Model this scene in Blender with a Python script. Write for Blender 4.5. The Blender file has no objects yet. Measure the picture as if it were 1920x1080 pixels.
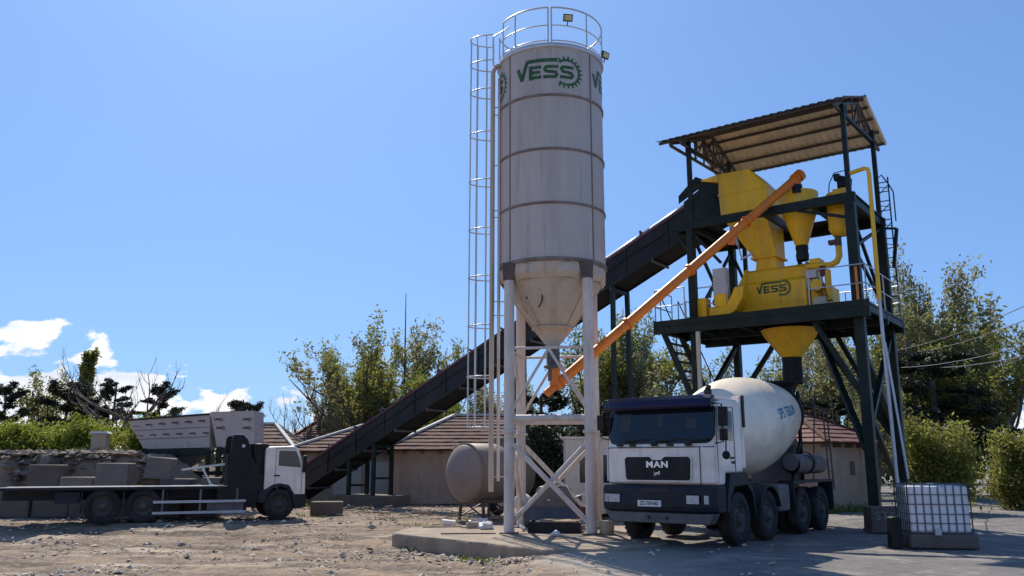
import bpy, bmesh, math, random
from math import sin, cos, pi, radians as R, atan2, sqrt
from mathutils import Vector as V, Matrix as Mx, noise
sc = bpy.context.scene
COL = sc.collection
random.seed(7)

# ------------------------------------------------------------------ materials
def _n(t, typ, **k):
    n = t.nodes.new(typ)
    for a, b in k.items():
        setattr(n, a, b)
    return n

def mat(name, col, rough=.6, metal=0., var=.15, scale=2.5, dirt=None, damt=.35, dscale=1.2,
        stretch=1., bump=.15, bscale=25., island=0., emit=None, coat=0., spec=.5, drip=None):
    m = bpy.data.materials.new(name); m.use_nodes = True
    t = m.node_tree; b = t.nodes['Principled BSDF']; L = t.links.new
    tc = _n(t, 'ShaderNodeTexCoord')
    mp = _n(t, 'ShaderNodeMapping'); mp.inputs['Scale'].default_value = (1, 1, 1/stretch)
    L(tc.outputs['Object'], mp.inputs[0])
    n1 = _n(t, 'ShaderNodeTexNoise'); n1.inputs['Scale'].default_value = scale; n1.inputs['Detail'].default_value = 6
    L(mp.outputs[0], n1.inputs['Vector'])
    r1 = _n(t, 'ShaderNodeMapRange'); r1.inputs[1].default_value = .3; r1.inputs[2].default_value = .7
    r1.inputs[3].default_value = 1-var; r1.inputs[4].default_value = 1+var
    L(n1.outputs[0], r1.inputs[0])
    mul = _n(t, 'ShaderNodeVectorMath', operation='SCALE'); mul.inputs[0].default_value = col[:3]
    L(r1.outputs[0], mul.inputs['Scale'])
    out = mul.outputs[0]
    if island:
        g = _n(t, 'ShaderNodeNewGeometry')
        r2 = _n(t, 'ShaderNodeMapRange'); r2.inputs[3].default_value = 1-island; r2.inputs[4].default_value = 1+island
        L(g.outputs['Random Per Island'], r2.inputs[0])
        s2 = _n(t, 'ShaderNodeVectorMath', operation='SCALE'); L(out, s2.inputs[0]); L(r2.outputs[0], s2.inputs['Scale'])
        out = s2.outputs[0]
    if dirt:
        n2 = _n(t, 'ShaderNodeTexNoise'); n2.inputs['Scale'].default_value = dscale; n2.inputs['Detail'].default_value = 9
        n2.inputs['Roughness'].default_value = .65
        L(mp.outputs[0], n2.inputs['Vector'])
        r3 = _n(t, 'ShaderNodeMapRange'); r3.inputs[1].default_value = .48; r3.inputs[2].default_value = .72
        r3.inputs[3].default_value = 0; r3.inputs[4].default_value = damt
        L(n2.outputs[0], r3.inputs[0])
        mx = _n(t, 'ShaderNodeMix', data_type='RGBA')
        L(r3.outputs[0], mx.inputs[0]); L(out, mx.inputs[6]); mx.inputs[7].default_value = (*dirt[:3], 1)
        out = mx.outputs[2]
    if drip:
        mp2 = _n(t, 'ShaderNodeMapping'); mp2.inputs['Scale'].default_value = (1, 1, .05); L(tc.outputs['Object'], mp2.inputs[0])
        n4 = _n(t, 'ShaderNodeTexNoise'); n4.inputs['Scale'].default_value = drip[2]; n4.inputs['Detail'].default_value = 5; n4.inputs['Roughness'].default_value = .7
        L(mp2.outputs[0], n4.inputs['Vector'])
        n5 = _n(t, 'ShaderNodeTexNoise'); n5.inputs['Scale'].default_value = 1.1; n5.inputs['Detail'].default_value = 4; L(tc.outputs['Object'], n5.inputs['Vector'])
        r4 = _n(t, 'ShaderNodeMapRange'); r4.inputs[1].default_value = .54; r4.inputs[2].default_value = .70; L(n4.outputs[0], r4.inputs[0])
        r5 = _n(t, 'ShaderNodeMapRange'); r5.inputs[1].default_value = .42; r5.inputs[2].default_value = .62; r5.inputs[3].default_value = .15*drip[1]; r5.inputs[4].default_value = drip[1]; L(n5.outputs[0], r5.inputs[0])
        mm = _n(t, 'ShaderNodeMath', operation='MULTIPLY'); L(r4.outputs[0], mm.inputs[0]); L(r5.outputs[0], mm.inputs[1])
        mx2 = _n(t, 'ShaderNodeMix', data_type='RGBA'); L(mm.outputs[0], mx2.inputs[0]); L(out, mx2.inputs[6]); mx2.inputs[7].default_value = (*drip[0], 1)
        out = mx2.outputs[2]
    L(out, b.inputs['Base Color'])
    b.inputs['Roughness'].default_value = rough; b.inputs['Metallic'].default_value = metal
    b.inputs['Specular IOR Level'].default_value = spec
    if coat: b.inputs['Coat Weight'].default_value = coat
    if emit:
        b.inputs['Emission Color'].default_value = (*emit[0], 1); b.inputs['Emission Strength'].default_value = emit[1]
    if bump:
        n3 = _n(t, 'ShaderNodeTexNoise'); n3.inputs['Scale'].default_value = bscale; n3.inputs['Detail'].default_value = 4
        L(tc.outputs['Object'], n3.inputs['Vector'])
        bp = _n(t, 'ShaderNodeBump'); bp.inputs['Strength'].default_value = bump; bp.inputs['Distance'].default_value = .02
        L(n3.outputs[0], bp.inputs['Height']); L(bp.outputs[0], b.inputs['Normal'])
    return m

def leafmat(name, col, col2, trans=.55):
    m = mat(name, col, rough=.55, var=.3, scale=.8, dirt=col2, damt=.9, dscale=.55, bump=0, island=.35)
    t = m.node_tree; b = t.nodes['Principled BSDF']; o = t.nodes['Material Output']
    src = b.inputs['Base Color'].links[0].from_socket
    tr = _n(t, 'ShaderNodeBsdfTranslucent'); t.links.new(src, tr.inputs[0])
    mx = _n(t, 'ShaderNodeMixShader'); mx.inputs[0].default_value = trans
    t.links.new(b.outputs[0], mx.inputs[1]); t.links.new(tr.outputs[0], mx.inputs[2]); t.links.new(mx.outputs[0], o.inputs[0])
    b.inputs['Specular IOR Level'].default_value = .2
    return m

RUST = (.16, .07, .035)
SOIL = (.22, .17, .13)
M = dict(
 silo=mat('silo_paint', (.52, .455, .42), .55, var=.07, scale=1.2, dirt=(.28, .23, .19), damt=.6, dscale=1.1, stretch=6, bump=.05, bscale=8, drip=((.26, .19, .14), .65, 5.)),
 cone=mat('cone_paint', (.56, .46, .36), .5, drip=((.17, .095, .055), .8, 5.), var=.12, scale=1.5, dirt=(.30, .20, .13), damt=.6, dscale=1.5, bump=.08),
 leg=mat('leg_paint', (.66, .58, .53), .5, drip=((.28, .17, .10), .7, 14.), var=.08, dirt=(.33, .27, .22), damt=.6, dscale=3, stretch=3, bump=.08),
 seam=mat('seam_rusty', (.22, .18, .155), .7, var=.25, dirt=RUST, damt=.8, dscale=3),
 brown=mat('brown_steel', (.10, .07, .06), .6, var=.2),
 galv=mat('galvanised', (.52, .53, .56), .4, metal=.3, var=.1, bump=.05),
 green=mat('green_paint', (.012, .095, .018), .5, var=.15, dirt=(.22, .21, .17), damt=.45, dscale=5, bump=0),
 steel=mat('dark_green_steel', (.005, .016, .013), .5, var=.35, dirt=(.035, .028, .022), damt=.55, dscale=2.5, bump=.12, spec=.3),
 black=mat('black_paint', (.007, .008, .010), .5, var=.3, dirt=(.04, .035, .03), damt=.35, spec=.3),
 rubber=mat('rubber', (.016, .015, .015), .85, var=.3, dirt=(.09, .073, .062), damt=.55, dscale=3, bump=.3),
 belt=mat('belt_rubber', (.03, .03, .032), .7, var=.3),
 red=mat('dark_red_paint', (.085, .012, .03), .45, var=.25, dirt=(.05, .03, .03), damt=.5),
 convside=mat('conveyor_panel', (.008, .009, .011), .5, var=.45, spec=.3, scale=1.2, dirt=(.035, .03, .028), damt=.55, dscale=1.2, bump=.2, bscale=6),
 yellow=mat('yellow_paint', (.92, .52, .010), .45, drip=((.30, .20, .11), .7, 7.), var=.12, scale=1.6, dirt=(.45, .30, .11), damt=.5, dscale=2.2, stretch=4, bump=.07, bscale=12),
 orange=mat('orange_paint', (.80, .20, .010), .45, drip=((.35, .22, .12), .5, 6.), var=.1, dirt=(.30, .13, .05), damt=.5, dscale=2.0, bump=.06),
 white=mat('white_truck_paint', (.84, .75, .68), .38, drip=((.40, .33, .27), .55, 7.), var=.05, dirt=(.36, .32, .28), damt=.45, dscale=1.6, bump=.03, coat=.3),
 drum=mat('drum_paint', (.92, .80, .63), .42, drip=((.50, .43, .35), .7, 5.), var=.06, dirt=(.42, .36, .30), damt=.55, dscale=1.1, bump=.06, bscale=8, coat=.15),
 drumtop=mat('drum_band', (.55, .50, .47), .5, var=.1),
 navy=mat('dark_bumper', (.010, .012, .020), .55, var=.25, spec=.35, dirt=(.06, .052, .048), damt=.4, dscale=2, bump=.08),
 purple=mat('purple_visor', (.010, .004, .035), .35, var=.2, bump=0, spec=.4),
 glass=mat('dark_glass', (.008, .014, .024), .06, var=.1, bump=0),
 lens=mat('headlamp_lens', (.38, .40, .44), .12, metal=.2, var=.2, scale=30, bump=.2, bscale=60),
 chrome=mat('bright_letters', (.75, .76, .78), .25, metal=.4, var=.03, bump=0),
 plate=mat('number_plate', (.72, .72, .72), .4, var=.04, bump=0),
 ink=mat('black_ink', (.015, .015, .02), .5, var=.05, bump=0),
 blue=mat('blue_lettering', (.02, .24, .42), .5, var=.1, bump=0),
 greyink=mat('grey_lettering', (.33, .31, .31), .6, var=.1, bump=0),
 greypart=mat('grey_steel', (.12, .115, .12), .55, var=.25, dirt=(.10, .07, .05), damt=.6, dscale=3),
 hub=mat('dusty_wheel_hub', (.075, .062, .06), .7, var=.25, dirt=(.13, .11, .09), damt=.5, dscale=5),
 cabinet=mat('grey_cabinet', (.50, .49, .50), .5, var=.06, bump=0),
 beige=mat('beige_box', (.55, .50, .36), .5, var=.08, bump=0),
 roofbrown=mat('corrugated_roof', (.05, .026, .027), .5, var=.2, scale=2, dirt=(.05, .035, .035), damt=.6),
 roofin=mat('roof_underside', (.86, .72, .54), .6, var=.08, dirt=(.40, .33, .25), damt=.4),
 roofbeam=mat('roof_beams', (.09, .075, .07), .5, var=.2),
 panel=mat('film_covered_panel', (.48, .43, .43), .45, drip=((.28, .23, .19), .6, 5.), var=.05, dirt=(.45, .42, .42), damt=.4, dscale=1.5, bump=.1, bscale=5),
 concrete=mat('concrete', (.37, .30, .235), .9, var=.16, scale=1.5, dirt=(.20, .17, .15), damt=.6, dscale=2.2, bump=.5, bscale=18),
 darkconc=mat('weathered_concrete', (.13, .10, .082), .9, var=.2, scale=2, dirt=(.10, .085, .075), damt=.6, dscale=2.2, bump=.6, bscale=14),
 wall=mat('plaster_wall', (.42, .32, .25), .9, drip=((.15, .11, .085), .7, 3.), var=.08, scale=.8, dirt=(.19, .15, .13), damt=.55, dscale=.9, bump=.25, bscale=12),
 wallpale=mat('pale_plaster', (.55, .50, .43), .9, var=.06, dirt=(.36, .31, .27), damt=.5, dscale=.8, bump=.2),
 tile=mat('clay_tile', (.11, .045, .034), .9, var=.35, scale=3, dirt=(.12, .09, .075), damt=.6, dscale=4, bump=.4, bscale=20, island=.2),
 tilered=mat('red_tile', (.15, .052, .038), .8, var=.25, scale=3, dirt=(.10, .05, .045), damt=.6, dscale=3, bump=.4, bscale=20, island=.15),
 cap=mat('lime_ridge_cap', (.62, .58, .52), .85, var=.1, dirt=(.4, .35, .3), damt=.5, dscale=3),
 cabin=mat('cabin_panel', (.80, .70, .60), .6, drip=((.36, .30, .24), .6, 5.), var=.05, dirt=(.38, .35, .33), damt=.4, dscale=1.4, bump=.08),
 tank=mat('tank_paint', (.22, .175, .15), .6, drip=((.10, .05, .03), .8, 5.), var=.1, scale=1.3, dirt=(.14, .08, .06), damt=.8, dscale=.9, bump=.1),
 plastic=mat('milky_plastic', (.78, .76, .78), .4, var=.1, scale=2, bump=.1, bscale=4),
 wood=mat('old_wood', (.32, .24, .16), .85, var=.3, scale=6, bump=.4),
 bark=mat('bark', (.10, .082, .070), .95, var=.35, scale=6, bump=.6, bscale=20),
 barkpale=mat('pale_bark', (.20, .175, .15), .95, var=.3, scale=5, bump=.5, bscale=20),
 stone=mat('rubble_stone', (.50, .41, .32), .95, var=.2, scale=5, bump=.5, island=.45),
 cloth=mat('white_rag', (.62, .62, .64), .8, var=.15, scale=8),
 clay=mat('clay_drum', (.46, .35, .25), .7, var=.15, scale=6, dirt=(.25, .18, .12), damt=.6, dscale=6),
 bluepaint=mat('blue_machine', (.025, .055, .12), .5, var=.25, dirt=(.12, .10, .09), damt=.6, dscale=3),
 dimreflect=mat('dim_reflection', (.028, .034, .042), .5, var=.3, scale=8, bump=0),
 cagewire=mat('cage_tube', (.10, .11, .13), .5, metal=.2, var=.1, bump=0),
 slabconc=mat('slab_concrete', (.30, .235, .175), .95, var=.2, scale=1.6, dirt=(.16, .12, .09), damt=.75, dscale=2.5, bump=.7, bscale=14),
 rampstone=mat('ramp_stone', (.19, .145, .11), .95, var=.25, scale=4, dirt=(.10, .075, .055), damt=.5, dscale=4, bump=.6, island=.5),
 blockconc=mat('block_concrete', (.24, .185, .145), .9, var=.22, scale=2, dirt=(.12, .09, .07), damt=.7, dscale=2.4, bump=.8, bscale=10),
 wire=mat('cable', (.16, .16, .17), .6, var=.1, bump=0),
 flood=mat('floodlight_lens', (.60, .52, .25), .2, var=.15, scale=20, bump=0),
)
LEAF = dict(
 olive=leafmat('leaf_olive', (.25, .25, .06), (.15, .165, .05)),
 grey=leafmat('leaf_greygreen', (.25, .255, .12), (.29, .22, .065)),
 dark=leafmat('leaf_conifer', (.032, .042, .024), (.05, .055, .025), .15),
 lime=leafmat('leaf_yellow_green', (.25, .28, .04), (.15, .18, .035), .5),
 bush=leafmat('leaf_bush', (.15, .175, .04), (.08, .10, .03), .4),
 weed=leafmat('leaf_weed', (.12, .17, .03), (.15, .13, .05), .4),
)

# ------------------------------------------------------------------ mesh helpers
def frame(p, q, up=V((0, 0, 1))):
    """matrix with z axis along p->q, origin p"""
    z = (V(q)-V(p)).normalized()
    x = up.cross(z)
    if x.length < 1e-4: x = V((1, 0, 0)).cross(z)
    if x.length < 1e-4: x = V((0, 1, 0)).cross(z)
    x.normalize(); y = z.cross(x)
    m = Mx((x, y, z)).transposed().to_4x4(); m.translation = V(p)
    return m

class MB:
    def __init__(s): s.v = []; s.f = []; s.sm = []; s.mi = []; s.cur = 0
    def add(s, vs, fs, smooth=False, T=None):
        n = len(s.v)
        for v in vs:
            v = V(v); s.v.append(T @ v if T else v)
        for f in fs:
            s.f.append([i+n for i in f]); s.sm.append(smooth); s.mi.append(s.cur)
        return s
    def box(s, lo, hi, T=None):
        (a, b, c), (d, e, f) = lo, hi
        vs = [(a,b,c),(d,b,c),(d,e,c),(a,e,c),(a,b,f),(d,b,f),(d,e,f),(a,e,f)]
        return s.add(vs, [(0,3,2,1),(4,5,6,7),(0,1,5,4),(1,2,6,5),(2,3,7,6),(3,0,4,7)], False, T)
    def hexa(s, bot, top, T=None):
        n = len(bot); vs = list(bot)+list(top)
        fs = [tuple(reversed(range(n))), tuple(range(n, 2*n))]+[(i, (i+1) % n, n+(i+1) % n, n+i) for i in range(n)]
        return s.add(vs, fs, False, T)
    def bar(s, p, q, w, h=None, up=V((0, 0, 1))):
        h = h or w; T = frame(p, q, up); L = (V(q)-V(p)).length
        return s.box((-w/2, -h/2, 0), (w/2, h/2, L), T)
    def tube(s, p, q, r, r2=None, seg=10, caps=True):
        r2 = r if r2 is None else r2
        T = frame(p, q); L = (V(q)-V(p)).length
        vs = [(r*cos(2*pi*i/seg), r*sin(2*pi*i/seg), 0) for i in range(seg)]+[(r2*cos(2*pi*i/seg), r2*sin(2*pi*i/seg), L) for i in range(seg)]
        s.add(vs, [(i, (i+1) % seg, seg+(i+1) % seg, seg+i) for i in range(seg)], True, T)
        if caps:
            s.add(vs[:seg], [tuple(reversed(range(seg)))], False, T); s.add(vs[seg:], [tuple(range(seg))], False, T)
        return s
    def path(s, pts, r, seg=8, closed=False):
        pts = [V(p) for p in pts]; n = len(pts); rings = []
        up = V((0, 0, 1)); vs = []; prevx = None
        for i, p in enumerate(pts):
            a = pts[i-1] if (i > 0 or closed) else p; b = pts[(i+1) % n] if (i < n-1 or closed) else p
            z = (b-a).normalized()
            x = prevx - z*prevx.dot(z) if prevx else up.cross(z)
            if x.length < 1e-3: x = V((1, .01, 0)).cross(z)
            x.normalize(); prevx = x; y = z.cross(x); rr = r[i] if isinstance(r, (list, tuple)) else r
            for k in range(seg):
                a_ = 2*pi*k/seg; vs.append(p+x*cos(a_)*rr+y*sin(a_)*rr)
        fs = []
        m = n if closed else n-1
        for i in range(m):
            j = (i+1) % n
            for k in range(seg): fs.append((i*seg+k, i*seg+(k+1) % seg, j*seg+(k+1) % seg, j*seg+k))
        s.add(vs, fs, True)
        if not closed:
            s.add(vs[:seg], [tuple(reversed(range(seg)))]); s.add(vs[-seg:], [tuple(range(seg))])
        return s
    def lathe(s, prof, seg=32, T=None, smooth=True, a0=0., a1=2*pi):
        full = abs(a1-a0-2*pi) < 1e-6; m = seg if full else seg+1; vs = []; fs = []
        for r, z in prof:
            for k in range(m):
                a = a0+(a1-a0)*k/seg; vs.append((r*cos(a), r*sin(a), z))
        for i in range(len(prof)-1):
            for k in range(seg):
                k2 = (k+1) % m; fs.append((i*m+k, i*m+k2, (i+1)*m+k2, (i+1)*m+k))
        return s.add(vs, fs, smooth, T)
    def prism(s, poly, t0, t1, plane='xz', T=None):
        """poly list of 2D; extruded along missing axis t0..t1"""
        def mk(a, b, t): return {'xz': (a, t, b), 'yz': (t, a, b), 'xy': (a, b, t)}[plane]
        n = len(poly); vs = [mk(a, b, t0) for a, b in poly]+[mk(a, b, t1) for a, b in poly]
        fs = [tuple(range(n)), tuple(reversed(range(n, 2*n)))]+[(i, n+i, n+(i+1) % n, (i+1) % n) for i in range(n)]
        return s.add(vs, fs, False, T)
    def sphere(s, c, r, seg=10, rings=6, sc_=(1, 1, 1)):
        prof = [(r*sin(pi*i/rings), -r*cos(pi*i/rings)) for i in range(rings+1)]
        T = Mx.Translation(V(c)) @ Mx.Diagonal((*sc_, 1))
        return s.lathe(prof, seg, T)
    def build(s, name, mats, parent=None, loc=None, rot=0., bevel=0., T=None, fix=True):
        me = bpy.data.meshes.new(name)
        me.from_pydata([tuple(v) for v in s.v], [], s.f)
        if fix:
            bm = bmesh.new(); bm.from_mesh(me)
            bmesh.ops.recalc_face_normals(bm, faces=bm.faces); bm.to_mesh(me); bm.free()
        me.polygons.foreach_set('use_smooth', s.sm); me.polygons.foreach_set('material_index', s.mi)
        for m in (mats if isinstance(mats, (list, tuple)) else [mats]): me.materials.append(m)
        me.update()
        o = bpy.data.objects.new(name, me); COL.objects.link(o)
        if parent: o.parent = parent
        if loc is not None: o.location = loc
        if rot: o.rotation_euler = (0, 0, rot)
        if T is not None: o.matrix_local = T
        if bevel:
            b = o.modifiers.new('bevel', 'BEVEL'); b.width = bevel; b.segments = 2; b.limit_method = 'ANGLE'; b.angle_limit = R(40)
        return o

def tag(o, label, cat, group=None, kind=None):
    if label: o['label'] = label
    if cat: o['category'] = cat
    if group: o['group'] = group
    if kind: o['kind'] = kind
    return o
def empty(name, loc, rot, label, cat, group=None):
    o = bpy.data.objects.new(name, None); COL.objects.link(o); o.location = loc; o.rotation_euler = (0, 0, rot)
    o.empty_display_size = .2
    return tag(o, label, cat, group)

def text_mb(body, size, depth=.006, bold=0., align='CENTER', sub=0, space=1.):
    """text as a flat mesh in the xz plane (reads from -y), centred"""
    cu = bpy.data.curves.new('t', 'FONT'); cu.body = body; cu.size = size; cu.align_x = align; cu.align_y = 'CENTER'
    cu.extrude = depth/2; cu.offset = bold; cu.resolution_u = 3; cu.space_character = space
    o = bpy.data.objects.new('t', cu); COL.objects.link(o)
    dg = bpy.context.evaluated_depsgraph_get(); ev = o.evaluated_get(dg); me = ev.to_mesh()
    mb = MB(); mb.add([(v.co.x, -v.co.z, v.co.y) for v in me.vertices], [tuple(p.vertices) for p in me.polygons])
    ev.to_mesh_clear(); bpy.data.objects.remove(o); bpy.data.curves.remove(cu)
    return mb

def strip(mb, pts, w, mapf, step=.05):
    """flat stroke along 2D pts, width w, mapped to 3D"""
    for (x0, y0), (x1, y1) in zip(pts[:-1], pts[1:]):
        L = sqrt((x1-x0)**2+(y1-y0)**2); n = max(1, int(L/step)+1); dx, dy = (x1-x0)/L, (y1-y0)/L
        vs = []
        for i in range(n+1):
            e = -w*.18 if i == 0 else (w*.18 if i == n else 0)
            x = x0+dx*(L*i/n+e); y = y0+dy*(L*i/n+e)
            vs.append(mapf(x-dy*w/2, y+dx*w/2)); vs.append(mapf(x+dy*w/2, y-dx*w/2))
        mb.add(vs, [(2*i, 2*i+1, 2*i+3, 2*i+2) for i in range(n)])

def logo(mapf, s=1., gearwob=0):
    mb = MB(); f = lambda x, y: mapf(x*s, y*s); w = .098
    strip(mb, [(-.86, .34), (-.75, .03), (-.60, .49), (.17, .49)], w, f)
    for y in (.04, .175, .31): strip(mb, [(-.49, y), (-.26+(.02 if y != .175 else 0), y)], w*.85, f)
    strip(mb, [(-.50, .0), (-.50, .35)], w, f)
    def S(x0, x1):
        strip(mb, [(x1, .31), (x0+.06, .31), (x0+.02, .26), (x0+.06, .19), (x1-.06, .16), (x1-.02, .10), (x1-.06, .04), (x0, .04)], w*.85, f)
    S(-.16, .19); S(.26, .60)
    cx, cy = .43, .17; n = 34; a0, a1 = R(128), R(-128); nt = 15
    for i in range(n):
        a, b = a0+(a1-a0)*i/n, a0+(a1-a0)*(i+1)/n
        P = [f(cx+r*cos(t), cy+r*sin(t)) for r, t in ((.30, a), (.36, a), (.36, b), (.30, b))]
        mb.add(P, [(0, 1, 2, 3)])
    for i in range(nt):
        a = a0+(a1-a0)*(i+.5)/nt; d = .075; e = .050
        P = [f(cx+r*cos(t), cy+r*sin(t)) for r, t in ((.355, a+d), (.43, a+e), (.43, a-e), (.355, a-d))]
        mb.add(P, [(0, 1, 2, 3)])
    return mb
# ------------------------------------------------------------------ camera, sun, sky
CAMH = 1.6
cam = bpy.data.objects.new('camera', bpy.data.cameras.new('camera')); COL.objects.link(cam)
cam.location = (0, 0, CAMH); cam.rotation_euler = (R(90+11.65), 0, 0)
cam.data.lens = 30; cam.data.sensor_width = 36; cam.data.clip_end = 3000
sc.camera = cam
SUN_EL, SUN_AZ = R(47), R(-18)      # azimuth from +Y towards +X
sun = bpy.data.objects.new('sun', bpy.data.lights.new('sun', 'SUN')); COL.objects.link(sun)
sun.data.energy = 5.0; sun.data.angle = R(.5); sun.data.color = (1, .93, .80)
d = V((sin(SUN_AZ)*cos(SUN_EL), cos(SUN_AZ)*cos(SUN_EL), sin(SUN_EL)))
sun.rotation_euler = d.to_track_quat('Z', 'Y').to_euler()
w = bpy.data.worlds.new('World'); sc.world = w; w.use_nodes = True
t = w.node_tree; L = t.links.new; bg = t.nodes['Background']; wo = t.nodes['World Output']
sky = _n(t, 'ShaderNodeTexSky', sky_type='NISHITA'); sky.sun_disc = False
sky.sun_elevation = SUN_EL; sky.sun_rotation = SUN_AZ
sky.air_density = 1.0; sky.dust_density = 1.1; sky.ozone_density = 3.0; sky.altitude = 300
tint = _n(t, 'ShaderNodeVectorMath', operation='MULTIPLY'); gmn = _n(t, 'ShaderNodeGamma'); gmn.inputs[1].default_value = .55; L(sky.outputs[0], gmn.inputs[0]); L(gmn.outputs[0], tint.inputs[0]); tint.inputs[1].default_value = (.93, 1.46, 2.3)
L(tint.outputs[0], bg.inputs[0]); bg.inputs[1].default_value = .12
# cumulus low over the horizon
tc = _n(t, 'ShaderNodeTexCoord'); sx = _n(t, 'ShaderNodeSeparateXYZ'); L(tc.outputs['Generated'], sx.inputs[0])
def mth(op, a, b=None, c=None, clamp=False):
    n = _n(t, 'ShaderNodeMath', operation=op); n.use_clamp = clamp
    for i, q in enumerate((a, b, c)):
        if q is None: continue
        if isinstance(q, (int, float)): n.inputs[i].default_value = q
        else: L(q, n.inputs[i])
    return n.outputs[0]
az = mth('ARCTAN2', sx.outputs[0], sx.outputs[1]); el = mth('ARCSINE', sx.outputs[2])
cb = _n(t, 'ShaderNodeCombineXYZ'); L(az, cb.inputs[0]); L(mth('MULTIPLY', el, 1.7), cb.inputs[1])
nz = _n(t, 'ShaderNodeTexNoise'); nz.inputs['Scale'].default_value = 13.; nz.inputs['Detail'].default_value = 9; nz.inputs['Roughness'].default_value = .52
nz.inputs['Distortion'].default_value = .25
mpp = _n(t, 'ShaderNodeMapping'); mpp.inputs['Location'].default_value = (.33, .12, .4); L(cb.outputs[0], mpp.inputs[0]); L(mpp.outputs[0], nz.inputs['Vector'])
# ceiling of the cloud bank: high at the left, low elsewhere
top = _n(t, 'ShaderNodeMapRange'); L(az, top.inputs[0]); top.inputs[1].default_value = -.50; top.inputs[2].default_value = -.30
top.inputs[3].default_value = .150; top.inputs[4].default_value = .085
top2 = _n(t, 'ShaderNodeMapRange'); L(az, top2.inputs[0]); top2.inputs[1].default_value = -.2; top2.inputs[2].default_value = .1
top2.inputs[3].default_value = 0; top2.inputs[4].default_value = .03
ceil = mth('SUBTRACT', top.outputs[0], top2.outputs[0])
rel = mth('DIVIDE', el, ceil)
bias = mth('MULTIPLY', mth('SUBTRACT', rel, .62), .42)
den = mth('SUBTRACT', nz.outputs[0], mth('ADD', bias, .450))
cm = _n(t, 'ShaderNodeMapRange'); L(den, cm.inputs[0]); cm.inputs[1].default_value = 0; cm.inputs[2].default_value = .035
above = mth('MULTIPLY', cm.outputs[0], mth('GREATER_THAN', el, -.02))
nz2 = _n(t, 'ShaderNodeTexNoise'); nz2.inputs['Scale'].default_value = 14.; nz2.inputs['Detail'].default_value = 6
L(mpp.outputs[0], nz2.inputs['Vector'])
cr = _n(t, 'ShaderNodeMapRange'); L(nz2.outputs[0], cr.inputs[0]); cr.inputs[1].default_value = .35; cr.inputs[2].default_value = .6; cr.inputs[3].default_value = .55; cr.inputs[4].default_value = 1.0
cc = _n(t, 'ShaderNodeMix', data_type='RGBA'); L(cr.outputs[0], cc.inputs[0]); cc.inputs[6].default_value = (.42, .52, .70, 1); cc.inputs[7].default_value = (.95, .95, .97, 1)
bg2 = _n(t, 'ShaderNodeBackground'); L(cc.outputs[2], bg2.inputs[0]); bg2.inputs[1].default_value = 1.0
mxs = _n(t, 'ShaderNodeMixShader'); L(above, mxs.inputs[0]); L(bg.outputs[0], mxs.inputs[1]); L(bg2.outputs[0], mxs.inputs[2]); L(mxs.outputs[0], wo.inputs[0])
sc.view_settings.view_transform = 'Standard'; sc.view_settings.look = 'None'; sc.view_settings.gamma = 1; sc.view_settings.exposure = .2
sc.render.engine = 'CYCLES'
sc.cycles.max_bounces = 6; sc.cycles.transparent_max_bounces = 6

# ------------------------------------------------------------------ ground
def sstep(a, b, x):
    x = max(0., min(1., (x-a)/(b-a))); return x*x*(3-2*x)
def gz(x, y):
    """terrain height: a little lower at the left front"""
    low = (1-sstep(21.2, 24.5, y))*(1-sstep(-.9, 1.2, x))
    return -.28*low
gm = bpy.data.materials.new('yard_ground'); gm.use_nodes = True
t = gm.node_tree; L = t.links.new; b = t.nodes['Principled BSDF']; b.inputs['Roughness'].default_value = .95
tc = _n(t, 'ShaderNodeTexCoord'); P = tc.outputs['Object']
def nzz(s, det=8, rough=.6, dist=0., sc3=None):
    n = _n(t, 'ShaderNodeTexNoise'); n.inputs['Scale'].default_value = s; n.inputs['Detail'].default_value = det; n.inputs['Roughness'].default_value = rough
    n.inputs['Distortion'].default_value = dist
    if sc3:
        mp = _n(t, 'ShaderNodeMapping'); mp.inputs['Scale'].default_value = sc3; L(P, mp.inputs[0]); L(mp.outputs[0], n.inputs[0])
    else: L(P, n.inputs[0])
    return n.outputs[0]
def mrg(x, a, b_, c=0., d_=1.):
    n = _n(t, 'ShaderNodeMapRange'); L(x, n.inputs[0])
    for i, q in enumerate((a, b_, c, d_)): n.inputs[i+1].default_value = q
    return n.outputs[0]
def mixc(fac, a, c):
    n = _n(t, 'ShaderNodeMix', data_type='RGBA'); L(fac, n.inputs[0])
    for i, q in ((6, a), (7, c)):
        if isinstance(q, tuple): n.inputs[i].default_value = (*q, 1)
        else: L(q, n.inputs[i])
    return n.outputs[2]
c = mixc(mrg(nzz(.55, 6, .6, 0, (1, 2.2, 1)), .35, .65), (.165, .108, .07), (.33, .235, .155))
c = mixc(mrg(nzz(.8, 7, .65, .3, (.32, 2.6, 1)), .46, .57, 0, .9), c, (.10, .07, .05))
c = mixc(mrg(nzz(.7, 7, .6, .2, (.4, 2.2, 1)), .56, .68, 0, .75), c, (.52, .43, .33))
c = mixc(mrg(nzz(2.4, 8, .7, .5, (1, 2.5, 1)), .54, .66, 0, .7), c, (.15, .11, .085))
c = mixc(mrg(nzz(7, 6, .7), .5, .75, 0, .7), c, (.52, .43, .33))
vo = _n(t, 'ShaderNodeTexVoronoi'); vo.inputs['Scale'].default_value = 11; L(P, vo.inputs['Vector'])
c = mixc(mrg(vo.outputs['Distance'], .05, .3, .35, 0.), c, (.50, .41, .32))
c = mixc(mrg(nzz(.35, 5, .6), .60, .74, 0, .65), c, (.12, .13, .05))
at_ = _n(t, 'ShaderNodeAttribute'); at_.attribute_name = 'track'
c = mixc(mrg(at_.outputs['Fac'], 0, 1, 0, .7), c, (.105, .072, .05))
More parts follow.
